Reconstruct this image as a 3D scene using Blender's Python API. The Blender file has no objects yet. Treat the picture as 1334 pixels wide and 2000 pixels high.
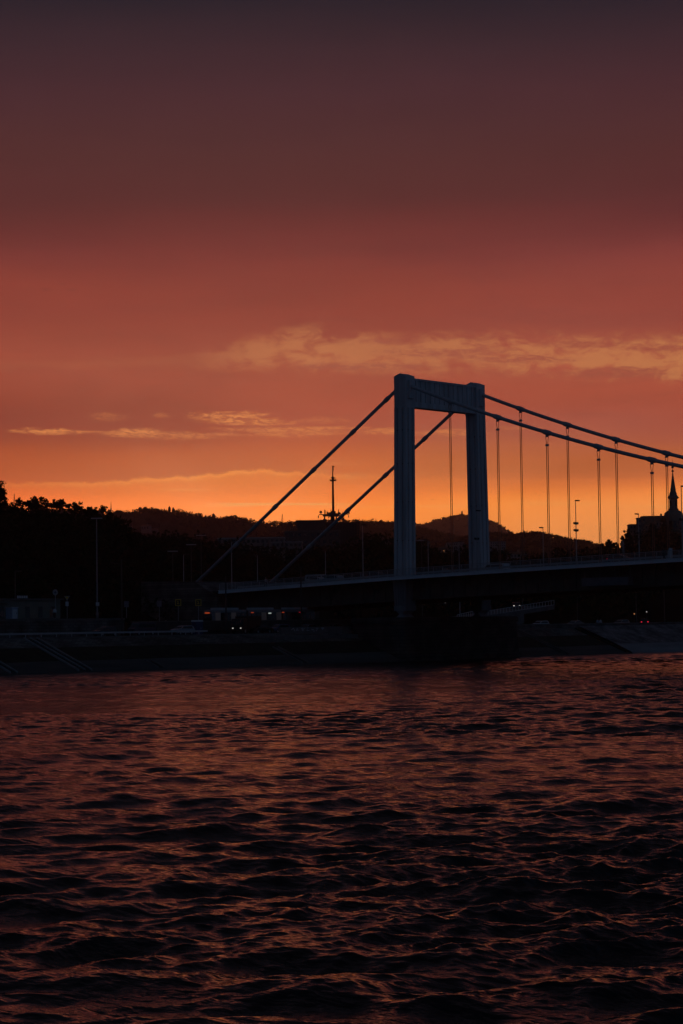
import bpy, bmesh, math, random
import numpy as np
from mathutils import Vector, Matrix
random.seed(7)
scene = bpy.context.scene
col = scene.collection
PI = math.pi
R_ = math.radians

# ------------------------------------------------------------------ camera
CAM = Vector((232.26, -293.75, 6.564))
YAW, PIT, ROL, FPX = .71343, .05212, -.01311, 4157.38
FW = Vector((-math.sin(YAW)*math.cos(PIT), math.cos(YAW)*math.cos(PIT), math.sin(PIT)))
RT0 = Vector((math.cos(YAW), math.sin(YAW), 0))
UP0 = RT0.cross(FW)
CR = math.cos(ROL)*RT0 + math.sin(ROL)*UP0
CU = -math.sin(ROL)*RT0 + math.cos(ROL)*UP0
cd = bpy.data.cameras.new('camera')
cd.sensor_fit = 'VERTICAL'
cd.sensor_height = 36
cd.lens = 36*FPX/2000
cd.clip_start = .5
cd.clip_end = 40000
cam = bpy.data.objects.new('camera', cd)
cam.matrix_world = Matrix(((CR.x, CU.x, -FW.x, CAM.x), (CR.y, CU.y, -FW.y, CAM.y), (CR.z, CU.z, -FW.z, CAM.z), (0, 0, 0, 1)))
col.objects.link(cam)
scene.camera = cam

def ray(X, Y): return FW + CR*((X-667)/FPX) - CU*((Y-1000)/FPX)
def on(X, Y, axis, val):
    d = ray(X, Y)
    return CAM + d*((val-CAM[axis])/d[axis])
def at(X, Y, D):
    d = ray(X, Y)
    return CAM + d*(D/math.hypot(d.x, d.y))
def ppm(D): return FPX/D          # pixels of the photograph per metre at distance D

# ------------------------------------------------------------------ materials
def s2l(c):
    f = lambda v: v/12.92 if v <= .04045 else ((v+.055)/1.055)**2.4
    return tuple(f(v/255) for v in c)

MATS = {}
def mat(name, color, rough=.6, var=.25, scale=1.2, bump=0.0, metal=0., spec=.4, stretch=None, color2=None, wear=None):
    if name in MATS: return MATS[name]
    m = bpy.data.materials.new(name); m.use_nodes = True
    nt = m.node_tree; b = nt.nodes['Principled BSDF']
    tc = nt.nodes.new('ShaderNodeTexCoord')
    mp = nt.nodes.new('ShaderNodeMapping'); nt.links.new(tc.outputs['Object'], mp.inputs[0])
    if stretch: mp.inputs['Scale'].default_value = stretch
    n = nt.nodes.new('ShaderNodeTexNoise'); n.inputs['Scale'].default_value = scale
    n.inputs['Detail'].default_value = 6; n.inputs['Roughness'].default_value = .6
    nt.links.new(mp.outputs[0], n.inputs['Vector'])
    rp = nt.nodes.new('ShaderNodeValToRGB')
    c2 = color2 or tuple(v*(1+var) for v in color)
    c1 = tuple(v*(1-var) for v in color)
    rp.color_ramp.elements[0].position = .3; rp.color_ramp.elements[0].color = (*c1, 1)
    rp.color_ramp.elements[1].position = .7; rp.color_ramp.elements[1].color = (*c2, 1)
    nt.links.new(n.outputs['Fac'], rp.inputs[0])
    nt.links.new(rp.outputs[0], b.inputs['Base Color'])
    b.inputs['Roughness'].default_value = rough
    b.inputs['Metallic'].default_value = metal
    b.inputs['Specular IOR Level'].default_value = spec
    if bump:
        bp = nt.nodes.new('ShaderNodeBump'); bp.inputs['Strength'].default_value = bump
        bp.inputs['Distance'].default_value = .05
        nt.links.new(n.outputs['Fac'], bp.inputs['Height']); nt.links.new(bp.outputs[0], b.inputs['Normal'])
    MATS[name] = m
    return m

def brickmat(name, c1, c2, mortar, sx, sy, rough=.85, plane='yz'):
    if name in MATS: return MATS[name]
    m = bpy.data.materials.new(name); m.use_nodes = True
    nt = m.node_tree; b = nt.nodes['Principled BSDF']
    tc = nt.nodes.new('ShaderNodeTexCoord')
    sp = nt.nodes.new('ShaderNodeSeparateXYZ'); nt.links.new(tc.outputs['Object'], sp.inputs[0])
    cb = nt.nodes.new('ShaderNodeCombineXYZ')
    a = {'x': 0, 'y': 1, 'z': 2}
    nt.links.new(sp.outputs[a[plane[0]]], cb.inputs[0]); nt.links.new(sp.outputs[a[plane[1]]], cb.inputs[1])
    br = nt.nodes.new('ShaderNodeTexBrick')
    br.inputs['Color1'].default_value = (*c1, 1); br.inputs['Color2'].default_value = (*c2, 1)
    br.inputs['Mortar'].default_value = (*mortar, 1); br.inputs['Scale'].default_value = 1
    br.inputs['Brick Width'].default_value = sx; br.inputs['Row Height'].default_value = sy
    br.inputs['Mortar Size'].default_value = .04
    nt.links.new(cb.outputs[0], br.inputs['Vector'])
    n = nt.nodes.new('ShaderNodeTexNoise'); n.inputs['Scale'].default_value = .35; n.inputs['Detail'].default_value = 8
    nt.links.new(tc.outputs['Object'], n.inputs['Vector'])
    rp = nt.nodes.new('ShaderNodeValToRGB')
    rp.color_ramp.elements[0].position = .35; rp.color_ramp.elements[0].color = (.15, .15, .13, 1)
    rp.color_ramp.elements[1].position = .65; rp.color_ramp.elements[1].color = (1, 1, 1, 1)
    nt.links.new(n.outputs['Fac'], rp.inputs[0])
    mx = nt.nodes.new('ShaderNodeMixRGB'); mx.blend_type = 'MULTIPLY'; mx.inputs[0].default_value = .8
    nt.links.new(br.outputs[0], mx.inputs[1]); nt.links.new(rp.outputs[0], mx.inputs[2])
    nt.links.new(mx.outputs[0], b.inputs['Base Color'])
    b.inputs['Roughness'].default_value = rough
    MATS[name] = m
    return m

def emat(name, color, strength):
    if name in MATS: return MATS[name]
    m = bpy.data.materials.new(name); m.use_nodes = True
    b = m.node_tree.nodes['Principled BSDF']
    b.inputs['Base Color'].default_value = (*color, 1)
    b.inputs['Emission Color'].default_value = (*color, 1)
    b.inputs['Emission Strength'].default_value = strength
    MATS[name] = m
    return m

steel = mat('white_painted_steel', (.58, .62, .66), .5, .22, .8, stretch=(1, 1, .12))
steel_low = mat('shade_toned_steel', (.26, .28, .30), .7, .3, .8, stretch=(1, 1, .2))  # pylon steel again, with the shade beneath the deck put into its colour
fascia_m = mat('bright_white_steel', (.74, .80, .86), .45, .08, .5)
steel_cable = mat('grey_cable_paint', (.50, .54, .58), .5, .15, 2)
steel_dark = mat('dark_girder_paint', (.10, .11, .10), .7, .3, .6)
pole_mat = mat('galvanised_steel', (.42, .44, .46), .5, .15, 3)
pole_dark = mat('dark_pole_paint', (.05, .05, .05), .6, .2, 3)
asphalt = mat('asphalt', (.05, .05, .05), .85, .25, .8)
kerb_c = mat('pale_kerb', (.26, .28, .29), .8, .3, 1.5)
sign_white = mat('dusty_white_sign', (.36, .38, .40), .5, .1, 2)
concrete = mat('concrete', (.16, .16, .155), .85, .3, .5, bump=.2)
conc_foot = mat('weathered_concrete', (.065, .075, .07), .85, .55, .35, stretch=(1, .12, 1))
grass_m = mat('dry_grass', (.022, .026, .014), .95, .7, .6, bump=.5)
soil = mat('dark_soil', (.05, .05, .04), 1.0, .4, .05, spec=0)
foliage = mat('foliage', (.03, .04, .02), 1.0, .5, .3, spec=0)
foliage_far = mat('far_foliage', (.012, .016, .009), 1.0, .4, .3, spec=0)
bark = mat('bark', (.07, .055, .04), .9, .3, 3)
stone_wall = brickmat('stone_blocks', (.22, .21, .20), (.13, .13, .12), (.08, .08, .08), 1.1, .45)
stone_slope = brickmat('stone_pitching', (.32, .33, .34), (.17, .18, .19), (.08, .08, .08), .9, .5, plane='yx')
stone_rough = brickmat('rough_stone_pitching', (.26, .26, .24), (.10, .10, .09), (.04, .045, .03), .9, .35, plane='yx')
pier_stone = brickmat('pier_stone', (.11, .11, .10), (.07, .07, .065), (.03, .03, .03), 1.6, .6, plane='yz')
plaster = mat('cream_plaster', (.22, .22, .18), .9, .12, .6)
plaster_h = mat('house_plaster', (.16, .15, .14), .9, .2, .3)
plaster_w = mat('pale_plaster', (.30, .29, .28), .9, .15, .3)
plaster_d = mat('grey_plaster', (.22, .20, .18), .9, .2, .3)
rooftile = mat('roof_tiles', (.16, .09, .06), .9, .3, 2)
sheet = mat('pale_metal_sheet', (.50, .52, .54), .5, .15, .6)
copper = mat('green_copper', (.10, .17, .15), .6, .3, 1)
rust = mat('rusty_steel_frame', (.20, .10, .06), .7, .3, 1)
glass = mat('dark_glass', (.015, .018, .02), .08, .2, 2, spec=.6)
rubber = mat('rubber', (.02, .02, .02), .8, .2, 5)
rim_m = mat('wheel_rim_metal', (.35, .36, .38), .4, .1, 4)
white_paint = mat('white_paint', (.62, .66, .70), .4, .1, 2)
yellow_paint = mat('yellow_paint', (.75, .52, .06), .5, .15, 3)
blue_paint = mat('blue_paint', (.03, .06, .16), .4, .1, 3)
mast_m = mat('weathered_mast_paint', (.24, .25, .27), .6, .15, 3)
dim_pole = mat('dim_pole_paint', (.10, .10, .10), .6, .2, 3)
black_paint = mat('black_paint', (.02, .02, .022), .4, .2, 3)
rock = mat('hill_forest_floor', (.03, .03, .02), 1.0, .4, .004, spec=0)
e_white = emat('lit_headlamp', (1, .95, .85), .65)
e_dimwhite = emat('dim_headlamp', (1, .95, .9), .25)
e_red = emat('lit_tail_lamp', (1, .02, .06), .8)
e_red_dim = emat('dim_tail_lamp', (1, .03, .05), .18)
e_orange = emat('amber_display', (1, .13, .03), .25)
e_orange_dim = emat('dim_amber_display', (1, .12, .04), .22)
e_window = emat('warm_lit_window', (1, .42, .15), .35)
e_tube = emat('white_tube_lamp', (.9, 1, .9), .3)

# ------------------------------------------------------------------ mesh builder
class MB:
    def __init__(s): s.v = []; s.f = []
    def add(s, vs, fs):
        o = len(s.v); s.v += [tuple(v) for v in vs]; s.f += [tuple(i+o for i in f) for f in fs]; return s
    def box(s, x0, x1, y0, y1, z0, z1):
        s.add([(x0, y0, z0), (x1, y0, z0), (x1, y1, z0), (x0, y1, z0), (x0, y0, z1), (x1, y0, z1), (x1, y1, z1), (x0, y1, z1)],
              [(0, 3, 2, 1), (4, 5, 6, 7), (0, 1, 5, 4), (1, 2, 6, 5), (2, 3, 7, 6), (3, 0, 4, 7)]); return s
    def loft(s, rings, cap=True, closed=True):
        n = len(rings[0]); o = len(s.v)
        for r in rings: s.v += [tuple(p) for p in r]
        for i in range(len(rings)-1):
            for j in range(n if closed else n-1):
                a = o+i*n+j; b = o+i*n+(j+1) % n
                s.f.append((a, b, b+n, a+n))
        if cap and closed:
            s.f.append(tuple(o+j for j in range(n-1, -1, -1))); s.f.append(tuple(o+(len(rings)-1)*n+j for j in range(n)))
        return s
    def tube(s, pts, rads, n=8):
        pts = [Vector(p) for p in pts]
        if not hasattr(rads, '__len__'): rads = [rads]*len(pts)
        rings = []
        prev = None
        for i, p in enumerate(pts):
            d = (pts[min(i+1, len(pts)-1)]-pts[max(i-1, 0)]).normalized()
            ref = Vector((0, 0, 1)) if abs(d.z) < .95 else Vector((1, 0, 0))
            a = d.cross(ref).normalized(); b = a.cross(d)
            rings.append([p+(a*math.cos(t)+b*math.sin(t))*rads[i] for t in [2*PI*k/n for k in range(n)]])
        return s.loft(rings)
    def lathe(s, prof, c=(0, 0, 0), n=16):
        return s.loft([[(c[0]+r*math.cos(2*PI*k/n), c[1]+r*math.sin(2*PI*k/n), c[2]+z) for k in range(n)] for r, z in prof])
    def prism(s, poly, axis, a, b):
        def mk(p, t):
            q = list(p); q.insert(axis, t); return q
        return s.loft([[mk(p, a) for p in poly], [mk(p, b) for p in poly]])
    def ball(s, c, r, n=8, sc=(1, 1, 1)):
        rings = []
        for i in range(1, n):
            t = PI*i/n
            rings.append([(c[0]+sc[0]*r*math.sin(t)*math.cos(2*PI*k/(2*n)), c[1]+sc[1]*r*math.sin(t)*math.sin(2*PI*k/(2*n)), c[2]-sc[2]*r*math.cos(t)) for k in range(2*n)])
        return s.loft(rings)
    def build(s, name, m, parent=None, smooth=False, loc=None, rotz=0):
        me = bpy.data.meshes.new(name); me.from_pydata(s.v, [], s.f); me.update()
        bm = bmesh.new(); bm.from_mesh(me); bmesh.ops.recalc_face_normals(bm, faces=bm.faces); bm.to_mesh(me); bm.free()
        if smooth:
            for p in me.polygons: p.use_smooth = True
        me.materials.append(m)
        o = bpy.data.objects.new(name, me); col.objects.link(o)
        if parent: o.parent = parent
        if loc is not None: o.location = loc; o.rotation_euler.z = rotz
        return o

def tag(o, label=None, cat=None, group=None, kind=None):
    if label: o['label'] = label
    if cat: o['category'] = cat
    if group: o['group'] = group
    if kind: o['kind'] = kind
    return o
def thing(name, label, cat, loc=(0, 0, 0), rotz=0, group=None):
    o = bpy.data.objects.new(name, None); col.objects.link(o); o.empty_display_size = .5
    o.location = loc; o.rotation_euler.z = rotz
    return tag(o, label, cat, group)
def kids(o): return [c for c in bpy.data.objects if c.parent == o]
def dup(root, loc, rotz, label, group=None, sc=1.0):
    r = root.copy(); col.objects.link(r); r.location = loc; r.rotation_euler.z = rotz; r.scale = (sc, sc, sc); r['label'] = label
    if group: r['group'] = group
    for ch in kids(root):
        c = ch.copy(); col.objects.link(c); c.parent = r
        for g in kids(ch):
            d = g.copy(); col.objects.link(d); d.parent = c
    return r
def struct(name, mb, m, smooth=False):
    return tag(mb.build(name, m, None, smooth), kind='structure')

# ------------------------------------------------------------------ sky (world shader)
w = bpy.data.worlds.new('World'); scene.world = w; w.use_nodes = True
nt = w.node_tree
for n in list(nt.nodes): nt.nodes.remove(n)
L = nt.links.new
def setin(sock, v):
    if isinstance(v, (int, float)): sock.default_value = v
    else: L(v, sock)
def M(op, a, b=None, c=None, clamp=False):
    n = nt.nodes.new('ShaderNodeMath'); n.operation = op; n.use_clamp = clamp
    setin(n.inputs[0], a)
    if b is not None: setin(n.inputs[1], b)
    if c is not None: setin(n.inputs[2], c)
    return n.outputs[0]
def add(*a):
    r = a[0]
    for x in a[1:]: r = M('ADD', r, x)
    return r
def mul(*a):
    r = a[0]
    for x in a[1:]: r = M('MULTIPLY', r, x)
    return r
def sub(a, b): return M('SUBTRACT', a, b)
def sstep(x, lo, hi):
    n = nt.nodes.new('ShaderNodeMapRange'); n.interpolation_type = 'SMOOTHSTEP'
    setin(n.inputs[0], x); n.inputs[1].default_value = lo; n.inputs[2].default_value = hi
    n.inputs[3].default_value = 0; n.inputs[4].default_value = 1
    return n.outputs[0]
def gauss1(x, c, s):
    d = M('DIVIDE', sub(x, c), s)
    return M('EXPONENT', mul(mul(d, d), -1.0))
def noise(x, y, seed, scale=1.0, detail=5, rough=.55, dist=0.):
    cb = nt.nodes.new('ShaderNodeCombineXYZ'); setin(cb.inputs[0], x); setin(cb.inputs[1], y); cb.inputs[2].default_value = seed
    n = nt.nodes.new('ShaderNodeTexNoise'); n.inputs['Scale'].default_value = scale; n.inputs['Detail'].default_value = detail
    n.inputs['Roughness'].default_value = rough; n.inputs['Distortion'].default_value = dist
    L(cb.outputs[0], n.inputs['Vector']); return n.outputs['Fac']
def ramp(t, stops, interp='LINEAR'):
    n = nt.nodes.new('ShaderNodeValToRGB'); cr = n.color_ramp; cr.interpolation = interp
    stops = sorted(stops)
    cr.elements[0].position, cr.elements[0].color = stops[0][0], (*stops[0][1], 1)
    cr.elements[1].position, cr.elements[1].color = stops[-1][0], (*stops[-1][1], 1)
    for p, c in stops[1:-1]:
        e = cr.elements.new(p); e.color = (*c, 1)
    L(t, n.inputs[0]) if not isinstance(t, float) else None
    return n.outputs[0]
def fcurve(x, pts, x0, x1, y0, y1):
    """piecewise linear function of x through pts [(x, y)], returned in real units"""
    t = M('DIVIDE', sub(x, x0), x1-x0, clamp=True)
    g = ramp(t, [((p-x0)/(x1-x0), ((q-y0)/(y1-y0),)*3) for p, q in pts])
    return add(mul(g, y1-y0), y0)
def mixc(f, a, b, mode='MIX'):
    n = nt.nodes.new('ShaderNodeMixRGB'); n.blend_type = mode
    setin(n.inputs[0], f)
    for s, v in ((n.inputs[1], a), (n.inputs[2], b)):
        if isinstance(v, tuple): s.default_value = (*v, 1)
        else: L(v, s)
    return n.outputs[0]

tcw = nt.nodes.new('ShaderNodeTexCoord')
def dotv(vec):
    n = nt.nodes.new('ShaderNodeVectorMath'); n.operation = 'DOT_PRODUCT'
    L(tcw.outputs['Generated'], n.inputs[0]); n.inputs[1].default_value = vec
    return n.outputs['Value']
dA = dotv((-math.sin(YAW), math.cos(YAW), 0)); dR = dotv((math.cos(YAW), math.sin(YAW), 0)); dZ = dotv((0, 0, 1))
az = M('ARCTAN2', dR, dA)                               # azimuth from the sunset side
hor = M('SQRT', M('MAXIMUM', sub(1.0, mul(dZ, dZ)), 1e-5))
el = M('ARCTAN2', M('ABSOLUTE', dZ), hor)
K = FPX
u = mul(az, K)                                          # azimuth, in 1/4157 rad
v = mul(el, K)                                          # elevation, same unit
def V(X, Y): return 1217.3-.0131*(X-667)-Y              # elevation of a point of the photograph
X_ = add(u, 667.0)
# elevation corrected so that Yp reads like a row of the photograph (the photo is rolled by 0.75 degrees)
Yp = sub(1217.3, v)
Ypr = sub(Yp, mul(u, .0131))
wide = noise(mul(u, .0011), mul(v, .007), 3.1, 1.0, 4, .5)
vw = add(v, mul(sub(wide, .5), 70.0))
stops_photo = [(1040, (255, 152, 74)), (1005, (250, 145, 70)), (985, (250, 142, 68)), (960, (233, 128, 62)), (935, (212, 114, 62)),
               (900, (188, 101, 60)), (860, (171, 90, 62)), (800, (173, 86, 61)), (740, (168, 87, 64)), (690, (159, 82, 62)), (620, (147, 73, 58)),
               (560, (137, 67, 55)), (500, (125, 61, 53)), (450, (112, 56, 50)), (400, (98, 52, 48)), (300, (87, 50, 48)),
               (200, (78, 47, 49)), (100, (66, 43, 47)), (0, (47, 36, 43))]
CORR = {1005: (1.431, 1.321, 1.142), 985: (1.491, 1.391, 1.064), 960: (1.178, 0.923, 0.832), 935: (0.894, 0.863, 0.975), 900: (1.142, 1.01, 0.734), 860: (0.954, 0.815, 1.133), 800: (0.93, 0.63, 0.608), 740: (0.98, 0.735, 0.753), 690: (0.9815, 0.752, 0.778), 620: (0.935, 0.672, 0.743), 560: (1.068, 0.787, 0.792), 500: (0.938, 0.707, 0.845), 450: (0.845, 0.638, 0.766), 400: (0.801, 0.657, 0.805), 300: (0.861, 0.779, 0.863), 200: (0.841, 0.755, 0.929), 100: (0.807, 0.815, 0.926), 0: (0.297, 0.62, 0.809), 1040: (1.431, 1.321, 1.142)}
stops_photo = [(y, c) for y, c in stops_photo]
stops = [((1217-y)/3200, tuple(q*CORR.get(y, (1, 1, 1))[i] for i, q in enumerate(s2l(c)))) for y, c in stops_photo] + [(0.0, s2l((255, 150, 70))), (1700/3200, s2l((34, 29, 36))), (1.0, s2l((26, 26, 34)))]
base = mixc(1.0, ramp(M('DIVIDE', vw, 3200.0, clamp=True), [(p_, tuple(q*.4 for q in c_)) for p_, c_ in stops], 'B_SPLINE'), (2.5, 2.5, 2.5), 'MULTIPLY')
# left side of the view: duller and redder near the horizon, right side yellower
azl = mul(sstep(u, -120.0, -700.0), sstep(v, 520.0, 230.0))
azm = mul(sstep(u, -60.0, -330.0), gauss1(v, 400.0, 70.0))
base = mixc(azm, base, mixc(1.0, base, (.74, .72, .80), 'MULTIPLY'))
base = mixc(mul(azl, .85), base, mixc(1.0, base, (.78, .64, .74), 'MULTIPLY'))
azr = mul(sstep(u, 50.0, 520.0), sstep(v, 285.0, 400.0), sstep(v, 900.0, 640.0))
azq = mul(sstep(u, 120.0, 520.0), sstep(v, 330.0, 220.0))
base = mixc(azq, base, mixc(1.0, base, (.86, .95, 1.08), 'MULTIPLY'))
base = mixc(azr, base, mixc(1.0, base, (1.07, 1.20, 1.26), 'MULTIPLY'))
azc = mul(sstep(u, 260.0, -40.0), sstep(v, 430.0, 340.0))
base = mixc(azc, base, mixc(1.0, base, (1.10, .84, .58), 'MULTIPLY'))
# glow above the place where the sun went down
gl = mul(gauss1(u, -110.0, 420.0), gauss1(v, 215.0, 75.0))
base = mixc(mul(gl, .34), base, tuple(q*1.12 for q in s2l((255, 160, 62))))
# fine soft streaks
st = noise(mul(u, .0022), mul(v, .022), 8.3, 1.0, 6, .6)
mot = noise(mul(u, .006), mul(v, .012), 57.0, 1.0, 5, .6, .4)
fine = add(.86, mul(st, .15), mul(mot, .13))
cbf = nt.nodes.new('ShaderNodeCombineXYZ')
for i in range(3): L(fine, cbf.inputs[i])
base = mixc(1.0, base, cbf.outputs[0], 'MULTIPLY')
# soft mauve grey cloud banks through the middle of the sky
bank = noise(mul(u, .0026), mul(v, .0125), 41.0, 1.0, 7, .62, .5)
bk = mul(sstep(bank, .46, .66), sstep(v, 330.0, 420.0), sstep(v, 900.0, 640.0))
base = mixc(mul(bk, add(.30, mul(sstep(u, 100.0, 500.0), .25))), base, mixc(1.0, base, (.80, .88, 1.02), 'MULTIPLY'))
bw = mul(sstep(bank, .46, .28), sstep(v, 330.0, 420.0), sstep(v, 820.0, 600.0))
base = mixc(mul(bw, .35), base, mixc(1.0, base, (1.18, 1.14, 1.02), 'MULTIPLY'))
# --- amber gaps in the cloud deck, upper band
fb = noise(mul(u, .0042), mul(v, .019), 1.7, 1.0, 10, .68, .7)
fb2 = noise(mul(u, .020), mul(v, .036), 5.2, 1.0, 8, .68, .8)
fbx = add(mul(fb, .5), mul(fb2, .5))
cen = fcurve(X_, [(-600, 740), (200, 715), (420, 705), (560, 682), (680, 685), (800, 695), (950, 690), (1100, 700), (1230, 705), (1334, 712), (1900, 700)], -600, 1900, 500, 900)
hw = fcurve(X_, [(-600, 10), (300, 14), (470, 30), (600, 48), (750, 40), (950, 42), (1130, 46), (1334, 50), (1900, 30)], -600, 1900, 0, 100)
dist = M('DIVIDE', M('ABSOLUTE', sub(Ypr, cen)), hw)
amt = fcurve(X_, [(-600, 0), (100, .08), (380, .12), (450, .42), (500, .6), (620, .72), (760, .62), (1050, .8), (1334, .92), (1900, .4)], -600, 1900, 0, 1)
m1 = mul(sstep(sub(fbx, mul(dist, .12)), .34, .52), sstep(dist, 1.35, .55), amt)
base = mixc(mul(m1, .85), base, s2l((202, 128, 78)))
# --- dull dark bars in that band
shared_n = noise(mul(u, .010), mul(v, .045), 11.0, 1.0, 8, .7, .6)
shared_f = noise(mul(u, .03), mul(v, .14), 17.0, 1.0, 6, .7, .8)
wisp = sstep(noise(mul(u, .045), mul(add(v, mul(u, .06)), .15), 23.0, 1.0, 5, .65, .9), .36, .62)
def bar(X0, Y0, sx, sy, colr, k, sharp=.5, seed=0.):
    X0 = float(X0); n1 = shared_n
    dx = M('DIVIDE', sub(X_, X0), float(sx)); dy = M('DIVIDE', add(sub(Ypr, float(Y0)), mul(sub(n1, .5), sy*2.0)), float(sy))
    r = M('SQRT', add(mul(dx, dx), mul(dy, dy)))
    rr = add(r, mul(sub(n1, .5), -1.9), mul(sub(shared_f, .5), -1.2))
    return mul(sstep(rr, 1.1, 1.1-sharp), k, add(.15, mul(wisp, .95)))
dark_c = s2l((160, 80, 62))
for i, a in enumerate([(880, 690, 160, 14), (1030, 704, 130, 10), (770, 668, 90, 8), (1150, 678, 120, 8), (710, 718, 150, 9), (1290, 686, 80, 9), (1215, 733, 130, 12)]):
    base = mixc(bar(*a, None, .85, .7, i*1.3), base, dark_c)
lit = s2l((226, 136, 72))
for i, (X0, Y0, sx, sy, k) in enumerate([(95, 847, 78, 8, .85), (255, 848, 75, 9, .7), (350, 852, 130, 10, .45), (455, 814, 105, 12, .85), (490, 826, 110, 8, .75), (215, 818, 40, 9, .3), (560, 848, 150, 9, .4), (640, 822, 60, 8, .3), (318, 814, 22, 6, .35), (330, 849, 330, 4, .16), (150, 846, 130, 3, .4),
                                         (530, 840, 130, 6, .5), (640, 836, 110, 5, .5), (740, 843, 75, 8, .55), (880, 846, 95, 8, .6), (1005, 838, 60, 5, .3), (440, 806, 40, 3, .5),
                                         (660, 905, 60, 7, .4), (690, 930, 70, 6, .45), (820, 925, 40, 5, .25), (620, 922, 40, 6, .4)]):
    base = mixc(bar(X0, Y0, sx, sy, None, k, .8, 20+i*1.7), base, lit)
# --- bright rim of the low cloud bank with the clearer sky under it
rim = fcurve(X_, [(-600, 955), (0, 948), (110, 947), (180, 945), (240, 942), (290, 937), (360, 933), (420, 927), (470, 920), (510, 918), (560, 923), (620, 925), (700, 930), (800, 934), (1000, 938), (1900, 940)], -600, 1900, 800, 1000)
rn = noise(mul(u, .03), 0.0, 2.2, 1.0, 7, .72)
rd = sub(Ypr, add(rim, mul(sub(rn, .5), 26.0), mul(sub(shared_f, .5), 13.0)))
ra = fcurve(X_, [(-600, .0), (20, .25), (150, .45), (300, .7), (420, .8), (560, .6), (640, .3), (720, .1), (1900, 0)], -600, 1900, 0, 1)
below = mul(sstep(rd, -1.0, 3.0), sstep(rd, 60.0, 5.0), ra)
base = mixc(mul(below, .45), base, s2l((255, 140, 50)))
above = mul(sstep(rd, 1.0, -3.0), sstep(rd, -75.0, -6.0), ra)
base = mixc(mul(above, .75), base, s2l((182, 86, 50)))
base = mixc(mul(gauss1(rd, 3.0, 4.2), ra, add(.25, shared_n)), base, s2l((255, 156, 70)))
# --- thin lit lines just over the hills
for i, (Y0, Xa, Xb, sg, k) in enumerate([(984, 380, 740, 2.2, .7), (989, 360, 560, 1.8, .5), (990, 560, 1000, 2.0, .3), (1004, 430, 520, 2.5, .25), (958, 280, 450, 2.2, .3), (985, 960, 1240, 4.0, .22), (993, 1160, 1420, 3.0, .2)]):
    yy = sub(Ypr, add(float(Y0), mul(sub(rn if i % 2 else wide, .5), 10.0)))
    k2 = mul(sstep(X_, float(Xa), Xa+90.0), sstep(X_, float(Xb), Xb-120.0), k)
    base = mixc(mul(gauss1(yy, 0.0, sg), k2), base, s2l((255, 178, 96)))
# little dark wisps, left
for i, (X0, Y0) in enumerate([(97, 574), (127, 562), (148, 573)]):
    base = mixc(bar(X0, Y0, 13, 4, None, .35, .8, 60+i), base, s2l((112, 50, 46)))
# --- the sky behind the photographer: dim blue dusk
east = ramp(M('DIVIDE', el, PI/2, clamp=True), [(0.0, (.015, .024, .042)), (.25, (.0105, .018, .034)), (1.0, (.009, .0125, .021))])
ca = M('COSINE', az)
west = sstep(ca, .70, .97)
dX = dotv((1, 0, 0))
ek = add(.95, mul(M('MAXIMUM', dX, 0.0), .75))
cbe = nt.nodes.new('ShaderNodeCombineXYZ')
for i in range(3): L(ek, cbe.inputs[i])
east = mixc(1.0, east, cbe.outputs[0], 'MULTIPLY')
final = mixc(west, east, base)
sky_t = nt.nodes.new('ShaderNodeTexSky'); sky_t.sky_type = 'NISHITA'; sky_t.sun_disc = False
sun_az = az0 = YAW + (110/FPX)         # counter-clockwise from +Y: the spot where the sun went down
sky_t.sun_elevation = R_(-1.5); sky_t.sun_rotation = -sun_az
bg2 = nt.nodes.new('ShaderNodeBackground'); L(sky_t.outputs[0], bg2.inputs[0]); bg2.inputs[1].default_value = .002
bg = nt.nodes.new('ShaderNodeBackground'); L(final, bg.inputs[0]); bg.inputs[1].default_value = 1.0
ad = nt.nodes.new('ShaderNodeAddShader'); L(bg.outputs[0], ad.inputs[0]); L(bg2.outputs[0], ad.inputs[1])
wo = nt.nodes.new('ShaderNodeOutputWorld'); L(ad.outputs[0], wo.inputs[0])
w.cycles.sampling_method = 'MANUAL'; w.cycles.sample_map_resolution = 2048

sl = bpy.data.lights.new('sun', 'SUN'); sl.energy = .3; sl.angle = R_(.53); sl.color = (1, .5, .22)
so = bpy.data.objects.new('sun', sl); col.objects.link(so)
sdir = Vector((-math.sin(sun_az)*math.cos(R_(1)), math.cos(sun_az)*math.cos(R_(1)), math.sin(R_(1))))
so.rotation_euler = sdir.to_track_quat('Z', 'Y').to_euler()

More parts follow.
